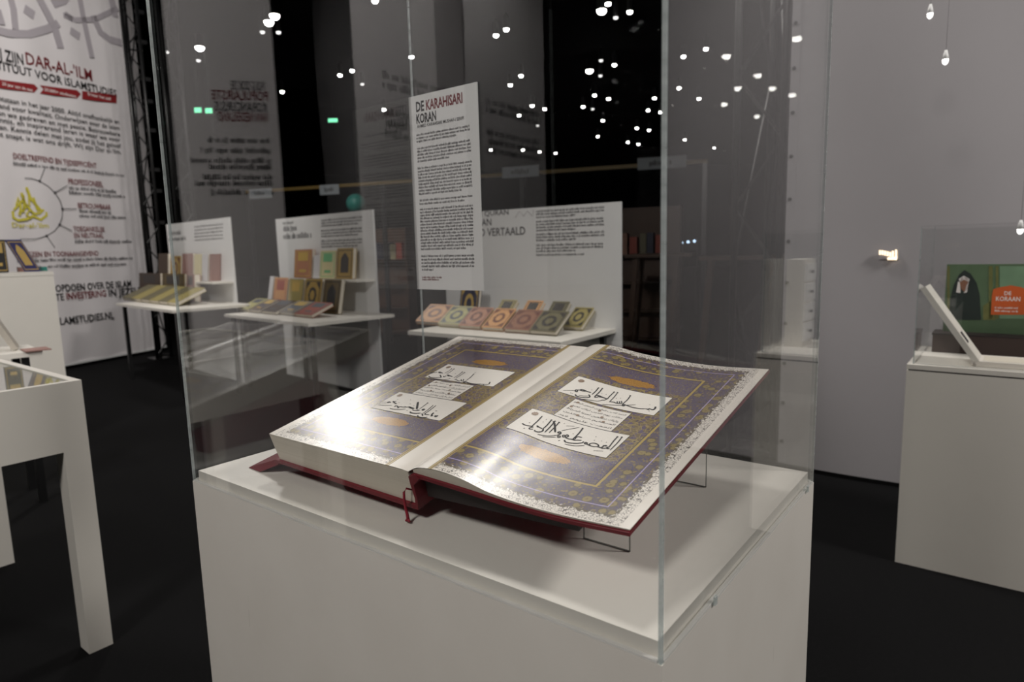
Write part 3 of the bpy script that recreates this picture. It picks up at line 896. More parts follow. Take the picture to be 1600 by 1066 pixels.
for a, e in (((20, 257.5), (192, 264)), ((107, 295.5), (180, 296)), ((107, 303), (196, 304)), ((123, 332), (174, 332.5)), ((123, 339.5), (196, 340)), ((116, 379.5), (206, 377.5)),
             ((26, 410), (207, 403)), ((40, 420), (198, 412))):
    bsn.gline(m, a, e, 3.6, rng)
m.build('lettering', 'ink_soft', ban)
m = MB()
c1 = lambda P: [(x * 0.338, 220 + y * 0.338) for x, y in P]
bsn.stroke(m, c1([(110, 172), (145, 175), (180, 187), (218, 210), (250, 240), (275, 278), (285, 315), (284, 352), (272, 388), (248, 418), (212, 440), (160, 455), (90, 455)]), 1.1)
for P in ([(180, 187), (203, 128)], [(250, 240), (308, 207)], [(285, 315), (350, 315)], [(272, 388), (330, 417)], [(212, 440), (250, 495)]): bsn.stroke(m, c1(P), 1.1)
for (x, y) in ((180, 187), (250, 240), (285, 315), (272, 388), (212, 440)): bsn.stroke(m, c1([(x - 5, y), (x + 5, y)]), 3.6)
m.build('diagram', 'ink_soft', ban)
m = MB()
for P, w_ in (([(55, 325), (58, 355), (80, 368), (120, 362), (150, 348), (185, 365), (212, 345), (210, 330)], 4), ([(72, 300), (80, 262), (92, 300), (88, 345)], 3.6),
              ([(95, 240), (112, 290), (150, 335), (172, 338)], 4), ([(118, 215), (140, 270), (188, 325)], 4), ([(60, 320), (100, 275), (122, 300), (82, 340)], 3.2),
              ([(150, 262), (166, 310), (178, 338), (198, 318)], 3.6), ([(128, 232), (132, 300)], 3), ([(105, 250), (106, 330)], 3), ([(140, 360), (118, 340), (135, 318), (152, 340)], 3)):
    bsn.stroke(m, c1(P), w_)
bsn.line(m, "Dar-al-'Ilm", (18, 355), (75, 355), 8, 0.01)
m.build('emblem', 'logo_yellow', ban)
m = MB()
c2 = lambda P: [(x * 0.2439, y * 0.2439) for x, y in P]
for P, w_ in (([(-40, 190), (60, 215), (180, 220), (300, 185), (370, 150)], 12), ([(50, -60), (82, 60), (95, 190)], 10), ([(230, -40), (300, 90), (350, 190), (385, 310)], 12),
              ([(400, 95), (480, 130), (600, 125), (750, 55)], 8), ([(500, -40), (530, 120), (585, 370)], 9), ([(590, 100), (640, 210), (700, 255), (775, 275)], 11),
              ([(700, -40), (735, 110)], 11), ([(330, 20), (400, 0), (440, -60)], 14), ([(150, 55), (215, 100)], 14), ([(445, 195), (505, 235)], 12), ([(410, 90), (460, 125)], 10), ([(-20, 60), (10, 160)], 10)):
    bsn.stroke(m, c2(P), w_)
m.build('calligraphy_print', 'print_grey', ban)
m = MB()
for x_a, x_b in ((-60, 58), (61, 125), (127, 181)):
    y_a = 133 + (x_a - 0) * 0.136; y_b = 133 + x_b * 0.136
    tip = 6 if x_b < 150 else 0
    m.poly([bsn.px(x_a, y_a - 8), bsn.px(x_b - tip, y_b - 9), bsn.px(x_b, y_b - 3), bsn.px(x_b - tip, y_b + 4), bsn.px(x_a, y_a + 5), bsn.px(x_a + tip, y_a - 2)])
m.build('arrow_band', 'print_red', ban)
bs2 = Sheet(bsn.p, bdir, 0.019)
m = MB()
bs2.line(m, '25 jaar aan de top', (2, 133), (49, 140), 5, 0.01); bs2.line(m, '20.000+ studenten', (68, 142), (117, 149), 5, 0.01); bs2.line(m, 'Ervaar het zelf', (136, 149), (172, 155), 5, 0.01)
m.build('lettering', 'print_white', ban)

def truss(name, base, a, wdt, h, label, step=0.3, back=True):
    t = thing(name, V((base.x, base.y, 0)), label, 'truss')
    bb = V((-a.y, a.x, 0))
    cs = [base, base + a * wdt, base + a * wdt * 0.5 + bb * wdt * 0.8]
    for c in cs:
        MB().tube([V((c.x, c.y, 0.01)), V((c.x, c.y, h))], 0.024, 8).build('chord', 'black_metal', t, smooth=True)
    n_ = int(h / step)
    for k in range(3):
        p, q_ = cs[k], cs[(k + 1) % 3]
        step_ = step if k == 0 else step * 3
        n_ = int(h / step_)
        m = MB()
        for i in range(n_):
            z0, z1 = i * step_ + 0.05, (i + 1) * step_ + 0.05
            A, Bq = (p, q_) if i % 2 == 0 else (q_, p)
            m.tube([V((A.x, A.y, z0)), V((Bq.x, Bq.y, min(z1, h)))], 0.010, 5, caps=False)
        for i in range(0, n_, 8):
            m.tube([V((p.x, p.y, i * step_ + 0.05)), V((q_.x, q_.y, i * step_ + 0.05))], 0.012, 5, caps=False)
        m.build('bracing', 'black_metal', t)
    m = MB().obox(base - (a + bb) * 0.06, a * (wdt + 0.12), bb * (wdt + 0.12), UP * 0.012); m.build('base_plate', 'black_metal', t)
    return t
tb = at_z(246, 562, 0.0)
tA = (at_z(265, 559.5, 0.0) - tb); tA.z = 0; tA.normalize()
trs = truss('truss_tower', tb, tA, 0.20, 6.3, 'black lattice truss tower in front of the right edge of the printed banner', 0.27)
rng = random.Random(5)
for z in (0.9, 1.35, 2.0, 2.45, 2.75, 3.3, 3.7, 4.0, 4.5, 4.9):
    p = tb + tA * 0.225
    MB().cbox(V((p.x, p.y, z)), tA * 0.09, V((0.05, 0, 0)), V((0, 0, 0.05))).build('clamp', 'black_metal', trs)
tb2 = at_z(297, 556, 0.0)
truss('truss_tower', tb2, tA, 0.25, 6.3, 'black lattice truss tower seen through the left edge of the glass case', 0.3)

# ================================================================== RIGHT CLOTH WALL
wl_a = V((1.757, 4.190, 0)); wl_dir = -el
wl_n = -er
WL = 4.2
wall = MB(); NX, NZ = 70, 24
rng = random.Random(2)
for j in range(NZ + 1):
    for i in range(NX + 1):
        s_ = WL * i / NX; z = 0.03 + 4.6 * j / NZ
        d = 0.020 * math.sin(s_ * 2.3 + 0.8 * math.sin(z * 1.2)) + 0.012 * math.sin(s_ * 5.1 + z * 1.7) + 0.010 * math.sin(z * 3.1 - s_ * 2.2) * math.exp(-z * 0.4)
        d *= min(1, i / 4)
        p = wl_a + wl_dir * s_ + wl_n * d
        wall.v.append(V((p.x, p.y, z)))
for j in range(NZ):
    for i in range(NX):
        k = j * (NX + 1) + i
        wall.f.append((k, k + 1, k + NX + 2, k + NX + 1))
cw = thing('cloth_wall', wl_a + wl_dir * WL / 2 + UP * 0.03, 'wide grey-white cloth wall stretched behind the right-hand plinth', 'partition')
wall.build('cloth', 'cloth_wall', cw, smooth=True)
MB().obox(wl_a + wl_n * 0.001 + UP * 0.03, wl_dir * 0.05, wl_n * 0.003, UP * 4.6).build('hem', 'cloth_wall', cw)
for k in range(17):
    c = wl_a + wl_dir * 0.022 + wl_n * 0.005 + UP * (0.18 + 0.262 * k)
    MB().tube([c, c + wl_n * 0.004], 0.012, 12).build('eyelet', 'black_metal', cw)
MB().obox(wl_a + UP * 0.0 - wl_n * 0.03, wl_dir * WL, wl_n * 0.024, UP * 0.03).build('floor_bar', 'black_metal', cw)
rt = wl_a + el * 0.36 + er * 0.10
truss('truss_tower', rt, -el, 0.30, 6.3, 'black lattice truss tower beside the left edge of the grey cloth wall', 0.42)

# ================================================================== RIGHT PLINTH
RA = V((1.756, 2.850, 0)); RH = 0.935
rp = thing('plinth', RA - el * 0.385 + er * 0.31, 'white plinth at the right edge with a dark box and open white book on it', 'plinth')
MB().obox(RA, -el * 0.77, er * 0.62, UP * (RH - 0.028)).build('body', 'white_paint', rp)
MB().obox(RA + (er - el) * 0.006 + UP * (RH - 0.028), -el * 0.758, er * 0.608, UP * 0.007).build('shadow_gap', 'dark_support', rp)
MB().obox(RA + UP * (RH - 0.021), -el * 0.77, er * 0.62, UP * 0.021).build('top', 'white_paint', rp)
case('glass_case', RA + (er - el) * 0.02, -el, 0.73, er, 0.58, RH + 0.0005, 0.60, 'low glass case on the right-hand plinth over the open white book')
def rl(a, b_, z): return RA - el * a + er * b_ + UP * (RH + z)
# open white book: leaning cover and flat half
ob = thing('white_open_book', rl(0.30, 0.2, 0.002), 'open white book with one cover leaning up on the right-hand plinth', 'book')
hg = at_z(1522, 566, RH + 0.02)
hx = (hg - rl(0, 0, 0)).dot(-el); hy = (hg - rl(0, 0, 0)).dot(er)
tipp = at_plane(1438, 452, rl(hx, hy, 0), er)
tx = (tipp - rl(0, 0, 0)).dot(-el); tz = tipp.z - RH
dv = (-el) * (tx - hx) + UP * (tz - 0.012)
nv_ = dv.cross(er).normalized()
hg0 = rl(hx, hy, 0.012)
MB().obox(hg0, dv, er * 0.20, nv_ * (0.022 if nv_.z > 0 else -0.022)).build('raised_cover', 'white_paint', ob)
MB().obox(rl(hx - 0.005, hy, 0.002), -el * 0.26, er * 0.20, UP * 0.022).build('page_block', 'page_paper', ob)
MB().obox(rl(hx + 0.03, hy + 0.03, 0.0242), -el * 0.20, er * 0.14, UP * 0.0006).build('page', 'page_edges', ob)
MB().tube([rl(hx, hy, 0.012), rl(hx, hy + 0.20, 0.012)], 0.010, 10).build('hinge', 'page_paper', ob, smooth=True)
mm = hg0 + dv * 0.22 + er * 0.05 + nv_ * (0.0228 if nv_.z > 0 else -0.0228)
MB().obox(mm, dv * 0.14, er * 0.06, nv_ * 0.0005).build('printed_mark', 'ink_soft', ob)
# dark display box behind
bxp = at_z(1456, 543, RH + 0.0)
byy = max(0.33, min(0.42, (bxp - rl(0, 0, 0)).dot(er)))
bx0 = (at_plane(1456, 543, rl(0, byy, 0), er) - rl(0, 0, 0)).dot(-el)
mat('brown_leather', srgb(58, 42, 38), 0.5, noise=0.15, scale=40)
dbx = thing('display_box', rl(bx0 + 0.25, byy + 0.08, 0.001), 'dark brown low box with picture back behind the open white book', 'box')
MB().obox(rl(bx0, byy, 0.001), -el * 0.44, er * 0.16, UP * 0.085).build('tray', 'brown_leather', dbx)
MB().obox(rl(bx0 - 0.004, byy - 0.004, 0.086), -el * 0.448, er * 0.168, UP * 0.008).build('rim', 'dark_support', dbx)
px0 = (at_plane(1476, 470, rl(0, byy + 0.10, 0), er) - rl(0, 0, 0)).dot(-el)
ztop = at_plane(1520, 413, rl(0, byy + 0.10, 0), er).z - RH
mat('poster_pale', srgb(116, 148, 118), 0.5, noise=0.25, scale=14)
mat('poster_green', srgb(88, 112, 82), 0.5, noise=0.3, scale=9)
mat('poster_orange', srgb(206, 92, 34), 0.5, noise=0.08)
mat('poster_dark', srgb(28, 42, 38), 0.5, noise=0.2, scale=20)
mat('poster_olive', srgb(110, 112, 62), 0.5, noise=0.4, scale=30)
mat('poster_skin', srgb(140, 96, 74), 0.5, noise=0.1)
MB().obox(rl(px0, byy + 0.10, 0.094), -el * 0.38, er * 0.012, UP * (ztop - 0.094)).build('picture_panel', 'poster_green', dbx)
psh = Sheet(rl(0, byy + 0.10, 0), -el, 0.0012)
m = MB(); m.poly([psh.px(*p) for p in ((1482, 500), (1484, 470), (1490, 446), (1498, 430), (1507, 422), (1517, 428), (1526, 442), (1531, 462), (1533, 500))]); m.build('print_figure', 'poster_dark', dbx)
m = MB()
for (a, e) in ((1545, 1551), (1556, 1560), (1480, 1484)): psh.rect(m, (a, 416), (e, 416), (e, 498), (a, 498))
psh.rect(m, (1536, 478), (1548, 470), (1556, 500), (1536, 500))
m.build('print_foliage', 'poster_olive', dbx)
m = MB(); psh.rect(m, (1562, 416), (1608, 416), (1608, 498), (1562, 498)); m.build('print_arch', 'poster_pale', dbx)
psh2 = Sheet(rl(0, byy + 0.10, 0), -el, 0.0022)
m = MB(); m.poly([psh2.px(*p) for p in ((1499, 440), (1503, 434), (1511, 434), (1514, 440), (1512, 452), (1507, 456), (1502, 452))]); m.build('print_face', 'poster_skin', dbx)
m = MB(); m.poly([psh2.px(*p) for p in ((1498, 436), (1506, 431), (1515, 436), (1514, 441), (1506, 437), (1500, 441))])
m.poly([psh2.px(*p) for p in ((1497, 440), (1500, 441), (1501, 458), (1494, 457))]); m.poly([psh2.px(*p) for p in ((1510, 446), (1514, 440), (1511, 457), (1506, 458))]); m.build('print_scarf', 'print_white', dbx)
m = MB(); m.poly([psh2.px(*p) for p in ((1548, 492), (1550, 462), (1552, 452), (1562, 449), (1580, 446), (1596, 449), (1606, 453), (1608, 492))]); m.build('print_dome', 'poster_orange', dbx)
psh3 = Sheet(rl(0, byy + 0.10, 0), -el, 0.0032)
m = MB(); psh3.line(m, 'DE', (1569, 461), (1580, 461), 6, 0.015); psh3.line(m, 'KORAAN', (1556, 470), (1594, 470.5), 7, 0.015)
for y in (482, 487): psh3.gline(m, (1554, y), (1592, y + 0.5), 2.2, rng)
m.build('lettering', 'print_white', dbx)

# hanging bulbs and glowing strokes added in place of reflections at the cloth wall
def glint(x, y, d, label):  # added bulb on a cord, in place of a light's reflection
    p = at_depth(x, y, d)
    t = thing('glint_bulb', p - UP * 0.03, label, 'lamp')
    MB().tube([p + UP * 0.05, V((p.x, p.y, 6.6))], 0.0006, 5).build('cord', 'black_metal', t)
    n_ = 12
    MB().tube([p + UP * 0.05, p + UP * 0.03, p + UP * 0.012], [0.005, 0.010, 0.013], n_).build('cap', 'white_board', t, smooth=True)
    MB().tube([p + UP * 0.011, p - UP * 0.004, p - UP * 0.012], [0.0125, 0.011, 0.004], n_).build('bulb', 'lamp_glow_dim', t, smooth=True)
glint(1453, 25, 3.1, 'added bulb in place of a reflected light near the top right corner above the cloth wall')
glint(1477, 97, 3.0, 'added bulb in place of a reflected light lower in front of the cloth wall at right')
glint(1594, 362, 2.9, 'added bulb in place of a white reflection at the right edge above the display box')
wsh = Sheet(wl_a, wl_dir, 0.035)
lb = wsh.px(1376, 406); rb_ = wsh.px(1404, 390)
lsn = thing('orange_glint', V((lb.x, lb.y, lb.z)), 'small orange glow added on the grey cloth wall in place of a reflected light', 'sign')
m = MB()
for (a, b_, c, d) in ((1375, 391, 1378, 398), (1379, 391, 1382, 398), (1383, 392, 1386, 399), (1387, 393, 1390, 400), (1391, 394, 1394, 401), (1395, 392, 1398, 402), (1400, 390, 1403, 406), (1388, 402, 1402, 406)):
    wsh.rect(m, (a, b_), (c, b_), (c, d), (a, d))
m.build('glow_strokes', 'warm_glow', lsn)  # emissive strokes stand in for an orange reflection
MB().cbox((lb + rb_) / 2 - wl_n * 0.012, wl_dir * 0.10, wl_n * 0.01, UP * 0.05).build('glow_backing', 'cloth_wall', lsn)

# ================================================================== LEFT GLASS-TOPPED TABLE
TZ = 1.052; LGW = 0.083
TK = V((-1.590, 2.359, 0))         # outer corner of the right-hand leg
lt = thing('display_table', TK - er * 0.6 + el * 0.6, 'white glass-topped display table with thick square legs at the left', 'table')
TLr, TLe = 1.6, 1.25
AP = 0.255
for (i, j) in ((0, 0), (1, 0), (0, 1), (1, 1)):
    o = TK - er * (i * (TLr - LGW)) + el * (j * (TLe - LGW))
    MB().obox(o, -er * LGW, el * LGW, UP * (TZ - AP)).build('leg', 'white_paint', lt)
def tp(a, b_, z): return TK - er * a + el * b_ + UP * z
MB().obox(tp(0, 0, TZ - AP), -er * TLr, el * 0.03, UP * AP).build('apron', 'white_paint', lt)
MB().obox(tp(0, TLe - 0.03, TZ - AP), -er * TLr, el * 0.03, UP * AP).build('apron', 'white_paint', lt)
MB().obox(tp(0, 0.03, TZ - AP), -er * 0.03, el * (TLe - 0.06), UP * AP).build('apron', 'white_paint', lt)
MB().obox(tp(TLr - 0.03, 0.03, TZ - AP), -er * 0.03, el * (TLe - 0.06), UP * AP).build('apron', 'white_paint', lt)
MB().obox(tp(0.03, 0.03, TZ - AP), -er * (TLr - 0.06), el * (TLe - 0.06), UP * 0.02).build('tray', 'table_glass_liner', lt)
MB().obox(tp(0.03, 0.03, TZ - 0.010), -er * (TLr - 0.06), el * (TLe - 0.06), UP * 0.006).build('glass_top', 'clear_glass', lt)

# tall white counter behind with a few books
def book(name, o, ex, ey, ez, wd, ln, th, cover, label, cat='book', group=None, medal=None, edges='page_edges'):
    """closed book: back cover at o; ex along width, ey along length, ez the thickness direction (front cover side)"""
    ex, ey, ez = V(ex).normalized(), V(ey).normalized(), V(ez).normalized()
    o = V(o)
    t = thing(name, o, label, cat, group)
    ct = max(0.0025, th * 0.1)
    m = MB().obox(o, ex * wd, ey * ln, ez * ct)
    m.obox(o + ez * (th - ct), ex * wd, ey * ln, ez * ct)
    m.obox(o + ez * ct, ex * ct, ey * ln, ez * (th - 2 * ct))
    m.build('cover', cover, t)
    g = min(0.004, wd * 0.04)
    MB().obox(o + ex * ct + ey * g + ez * ct, ex * (wd - ct - g), ey * (ln - 2 * g), ez * (th - 2 * ct)).build('page_block', edges, t)
    if medal:
        fc = o + ez * (th + 0.0006)
        m = MB(); n_ = 20
        def P(a, b_, l=0.0): return fc + ex * (wd * a) + ey * (ln * b_) + ez * l
        # frame rule
        e = 0.06
        for (a, b_, c, d) in ((e, 1 - e, e, e + 0.025), (e, 1 - e, 1 - e - 0.025, 1 - e), (e, e + 0.035, e, 1 - e), (1 - e - 0.035, 1 - e, e, 1 - e)):
            m.poly([P(a, c), P(b_, c), P(b_, d), P(a, d)])
        kind = medal[1]
        if kind == 'oval':
            m.poly([P(0.5 + 0.25 * (1 + 0.08 * math.cos(8 * k)) * math.cos(k), 0.5 + 0.25 * math.sin(k), 0.0003) for k in [2 * math.pi * i / n_ for i in range(n_)]])
            for sx in (-1, 1):
                for sy in (-1, 1):
                    m.poly([P(0.5 + sx * 0.40, 0.5 + sy * 0.40, 0.0003), P(0.5 + sx * 0.40, 0.5 + sy * 0.2, 0.0003), P(0.5 + sx * 0.18, 0.5 + sy * 0.40, 0.0003)])
            mm_ = m.build('ornament', medal[0], t)
            q2 = MB(); q2.poly([P(0.5 + 0.14 * math.cos(k), 0.5 + 0.15 * math.sin(k), 0.0008) for k in [2 * math.pi * i / n_ for i in range(n_)]])
            q2.build('medallion', cover, t)
        elif kind == 'arch':
            m.poly([P(0.25, 0.2, 0.0003), P(0.75, 0.2, 0.0003), P(0.75, 0.65, 0.0003), P(0.62, 0.78, 0.0003), P(0.5, 0.86, 0.0003), P(0.38, 0.78, 0.0003), P(0.25, 0.65, 0.0003)])
            m.build('ornament', medal[0], t)
        elif kind == 'bands':
            m.poly([P(0.2, 0.6, 0.0003), P(0.8, 0.6, 0.0003), P(0.8, 0.9, 0.0003), P(0.2, 0.9, 0.0003)])
            m.poly([P(0.3, 0.2, 0.0003), P(0.7, 0.2, 0.0003), P(0.7, 0.3, 0.0003), P(0.3, 0.3, 0.0003)])
            m.build('ornament', medal[0], t)
    return t
for nm, c in dict(bk_orange=(196, 140, 84), bk_sage=(168, 162, 108), bk_tan=(168, 118, 92), bk_peach=(198, 146, 92), bk_brown=(140, 98, 76), bk_olive=(104, 98, 72), bk_khaki=(150, 138, 84),
                  bk_gold=(170, 140, 70), bk_navy=(34, 36, 62), bk_dkbrown=(62, 44, 28), bk_pink=(150, 112, 104), bk_cream=(214, 204, 160), bk_white=(206, 204, 206), bk_red=(150, 62, 44),
                  bk_green=(120, 186, 134), bk_grey=(92, 96, 106), bk_black=(26, 24, 26), bk_slate=(70, 66, 78), bk_blue=(30, 30, 88), orn_red=(104, 54, 34), orn_slate=(64, 70, 80), orn_rose=(104, 62, 52),
                  orn_dark=(52, 46, 42), orn_gold=(186, 156, 84), bk_darkgold=(96, 78, 36), bk_whisper=(176, 170, 160)).items():
    mat(nm, srgb(*c), 0.5, noise=0.1, scale=70)

cA = at_depth(83, 424, 5.2); CZ = cA.z
cA.z = 0
cdir = V((-0.70, -0.71, 0)).normalized(); cperp = V((-cdir.y, cdir.x, 0)) * -1
ct = thing('counter', cA + cdir * 0.8, 'tall white counter in the background behind the glass-topped table', 'counter')
MB().obox(cA, cdir * 1.8, V((cdir.y, -cdir.x, 0)) * (1 if V((cdir.y, -cdir.x, 0)).y > 0 else -1) * 0.5, UP * (CZ - 0.03)).build('body', 'white_paint', ct)
cb_ = V((cdir.y, -cdir.x, 0)); cb_ = cb_ if cb_.y > 0 else -cb_
MB().obox(cA + UP * (CZ - 0.03) - cb_ * 0.004, cdir * 1.8, cb_ * 0.508, UP * 0.03).build('top', 'white_paint', ct)
# blue book on a white slanted rest
def on_counter(px_, py_): 
    return at_plane(px_, py_, cA + cb_ * 0.1, cb_)
q0 = on_counter(38, 420); q0.z = CZ + 0.002
sl = (UP * 1.0 - cdir * -0.0 + cb_ * 0.25).normalized()
lean = (UP * 0.92 + cdir * 0.38).normalized()
book('closed_book', q0 + cdir * 0.0, -cdir, lean, -cb_, 0.10, 0.27, 0.035, 'bk_blue', 'dark blue book tilted on its rest on top of the tall white counter', medal=('orn_gold', 'arch'))
q1 = on_counter(10, 424); q1.z = CZ + 0.002
book('closed_book', q1 + cdir * 0.10, -cdir, UP, -cb_, 0.11, 0.25, 0.04, 'bk_black', 'black book standing upright on top of the tall white counter at the left edge', medal=('orn_gold', 'bands'))
for k, (x, cc, lab) in enumerate(((30, 'bk_pink', 'small pink box beside the tilted dark blue book'), (66, 'teal_plastic', 'small teal box beside the tilted dark blue book'))):
    q2 = on_counter(x, 421); q2.z = CZ + 0.002
    t = thing('small_box', q2, lab, 'box')
    MB().obox(q2 + cb_ * 0.06, -cdir * 0.045, cb_ * 0.04, UP * 0.035).build('carton', cc, t)
    MB().obox(q2 + cb_ * 0.06 + UP * 0.0355 - cdir * 0.002, -cdir * 0.041, cb_ * 0.036, UP * 0.006).build('lid', 'bk_white', t)
# low white shelf-table in front of the counter
SA = at_z(66, 548, 0.95)
st = thing('side_table', V((SA.x, SA.y, 0)) + cdir * 0.3, 'small white side table with black leg in front of the tall counter', 'table')
MB().obox(V((SA.x, SA.y, 0.92)), cdir * 0.9, cb_ * 0.45, UP * 0.03).build('table_top', 'white_paint', st)
for (i, j) in ((0.06, 0.05), (0.80, 0.05), (0.06, 0.38), (0.80, 0.38)):
    o = V((SA.x, SA.y, 0)) + cdir * i + cb_ * j
    MB().obox(o, cdir * 0.04, cb_ * 0.04, UP * 0.92).build('leg', 'black_metal', st)
q3 = at_z(28, 545, 0.962)
book('closed_book', q3, (cdir * -0.2 + cb_).normalized(), (UP + cdir * 0.45).normalized(), (cdir - UP * 0.45).normalized(), 0.16, 0.24, 0.03, 'bk_whisper', 'pale grey book leaning on the small white side table at the left edge', medal=None)
t_ = book('closed_book', at_z(40, 551, 0.952), -cdir, cb_, UP, 0.13, 0.17, 0.006, 'bk_pink', 'thin pinkish booklet lying flat on the small white side table')

# ================================================================== BOOK TABLES WITH PANELS
TBZ = 0.87
def book_table(Fpx, Lpx, Rpx, panel_px, label, panel_label, z=TBZ):
    Fc, Lc, Rc = at_z(*Fpx, z), at_z(*Lpx, z), at_z(*Rpx, z)
    e1 = (Lc - Fc); ln = e1.length; e1 = e1.normalized()
    e2 = V((e1.y, -e1.x, 0)); e2 = e2 if e2.y > 0 else -e2
    dp = (Rc - Fc).dot(e2)
    return Fc, e1, e2, ln, dp
def make_table(Fc, e1, e2, ln, dp, label, z=TBZ):
    b0 = V((Fc.x, Fc.y, 0))
    t = thing('book_table', b0 + e1 * ln / 2 + e2 * dp / 2, label, 'table')
    MB().obox(b0 + UP * (z - 0.03), e1 * ln, e2 * dp, UP * 0.03).build('table_top', 'white_paint', t)
    for (i, j) in ((0.05, 0.05), (ln - 0.09, 0.05), (0.05, dp - 0.09), (ln - 0.09, dp - 0.09)):
        MB().obox(b0 + e1 * i + e2 * j, e1 * 0.04, e2 * 0.04, UP * (z - 0.031)).build('leg', 'black_metal', t)
    return t
def make_panel(corner, e1, wdt, h, label, nm='text_stand'):
    t = thing(nm, corner + e1 * wdt / 2, label, 'display stand')
    e2 = V((e1.y, -e1.x, 0)); e2 = e2 if e2.y > 0 else -e2
    MB().obox(corner, e1 * wdt, e2 * 0.02, UP * h).build('board', 'white_board', t)
    return t
def pshelf(t, corner, e1, a, wdt, dp, z):
    e2 = V((e1.y, -e1.x, 0)); e2 = e2 if e2.y > 0 else -e2
    return MB().obox(corner + e1 * a - e2 * (dp + 0.001) + UP * (z - 0.02), e1 * wdt, e2 * dp, UP * 0.02).build('shelf', 'white_paint', t)

# --- table three (behind the book, centre)
F3, e1, e2, ln3, dp3 = book_table((876, 535), (637, 517), (946, 511), None, '', '')
dp3 = min(dp3, 0.78)
make_table(F3, e1, e2, ln3, dp3, 'white book table with seven slanted books in a row, behind the large open book')
pc = V((F3.x, F3.y, 0)) + e2 * (dp3 + 0.003) - e1 * 0.05
pc_ = at_plane(970, 315, pc, e2)
pc = pc + e1 * ((pc_ - pc).dot(e1)); h3 = pc_.z
p3 = make_panel(pc, e1, 1.75, h3, 'white text panel standing behind the seven slanted books')
s3 = Sheet(pc, -e1, 0.001)
m = MB(); s3.line(m, 'WERELDWIJD VERTAALD', (690, 372), (821, 368), 12, 0.012); s3.line(m, 'DE KORAN', (716, 355), (768, 354), 11, 0.012); s3.line(m, 'WAT IS DE QURAN', (705, 341), (795, 339), 7.5, 0.012)
m.build('lettering', 'ink_soft', p3)
rng = random.Random(9); m = MB()
for n_, y in ((3, 332), (4, 348), (3, 368), (3, 385)):
    for k in range(n_):
        s3.gline(m, (838, y + k * 4.6), (945 if k < n_ - 1 else 900, y + k * 4.6 - 0.6), 2.4, rng)
s3.gline(m, (838, 400), (914, 399), 2.4, rng)
m.build('lettering', 'ink_soft', p3)
m = MB(); s3.stroke(m, [(805, 340), (812, 330), (818, 338), (824, 330), (832, 338), (834, 328)], 1.2); m.build('script_print', 'print_grey', p3)
tilt = math.radians(33)
cols3 = [('bk_orange', 'orn_red', 'orange'), ('bk_sage', 'orn_slate', 'sage green'), ('bk_tan', 'orn_rose', 'rose-tan'), ('bk_peach', 'orn_red', 'peach'), ('bk_brown', 'orn_rose', 'reddish brown'),
         ('bk_olive', 'orn_dark', 'dark olive'), ('bk_khaki', 'orn_dark', 'khaki')]
blx = [(649, 507, 681, 512), (684, 511, 713, 516), (716, 514, 748, 518), (752, 517, 783, 521), (787, 520, 822, 526), (826, 523, 865, 529), (879, 516, 906, 520)]
for k, ((cv, on, nm), (x_a, y_a, x_b, y_b)) in enumerate(zip(cols3, blx)):
    A = at_z(x_a, y_a, TBZ + 0.002); Bq = at_z(x_b, y_b, TBZ + 0.002)
    ex = -e1; wd_ = (Bq - A).dot(ex) * 0.84
    ey = (e2 * math.cos(tilt) + UP * math.sin(tilt)); ez = (UP * math.cos(tilt) - e2 * math.sin(tilt))
    th = 0.035
    o = A + e2 * (th * math.sin(tilt) + 0.002)
    where = {0: 'leftmost of the slanted row', 6: 'rightmost of the slanted row'}.get(k, 'in the slanted row')
    book('ornate_book', o, ex, ey, ez, wd_, 0.235, th, cv, f'{nm} book with oval cover ornament, {where} on the centre table', group='slanted books on the centre table', medal=(on, 'oval'))
q = at_z(722, 500, TBZ + 0.002) + e2 * 0.1
q = V((F3.x, F3.y, 0)) + e2 * 0.52
qq = at_plane(719, 488, q, e2)
book('ornate_book', V((qq.x, qq.y, TBZ + 0.002)), -e1, (UP + e2 * 0.2).normalized(), (-e2 + UP * 0.2).normalized(), 0.20, 0.34, 0.035, 'bk_navy', 'navy book with gold medallion standing upright behind the slanted row', medal=('orn_gold', 'oval'))
for (x, cc, lab) in ((768, 'bk_khaki', 'khaki book lying half hidden behind the peach slanted book'), (808, 'bk_peach', 'peach book standing half hidden behind the brown slanted book'), (848, 'bk_olive', 'olive book half hidden behind the dark olive slanted book')):
    qq = at_plane(x, 492, V((F3.x, F3.y, 0)) + e2 * 0.42, e2)
    book('ornate_book', V((qq.x, qq.y, TBZ + 0.03)), -e1, (e2 * math.cos(.75) + UP * math.sin(.75)), (UP * math.cos(.75) - e2 * math.sin(.75)), 0.15, 0.235, 0.035, cc, lab, medal=('orn_dark', 'bands'))

# --- table two
F2, e1, e2, ln2, dp2 = book_table((482, 506), (350, 491), (578, 487), None, '', '')
dp2 = min(dp2, 0.95)
make_table(F2, e1, e2, ln2, dp2, 'white book table with mixed books and black legs, second from the left')
pc = V((F2.x, F2.y, 0)) + e2 * (dp2 + 0.003)
a_ = at_plane(582, 332, pc, e2); b2_ = at_plane(430, 339, pc, e2)
pc = pc + e1 * ((a_ - pc).dot(e1)); w2 = (b2_ - a_).dot(e1)
p2 = make_panel(pc, e1, w2, (a_.z + b2_.z) / 2, 'white text panel behind the second book table with gold books on its shelf')
s2 = Sheet(pc, -e1, 0.001)
m = MB(); s2.gline(m, (442, 351), (460, 350.5), 3, rng); s2.gline(m, (443, 362), (466, 361), 6.5, rng); s2.gline(m, (443, 374), (488, 372), 6.5, rng)
for k in range(9): s2.gline(m, (502, 346 + k * 4.4 + (k // 3) * 3), (567 if k % 3 < 2 else 560, 344.5 + k * 4.4 + (k // 3) * 3), 2.2, rng)
m.build('lettering', 'ink_soft', p2)
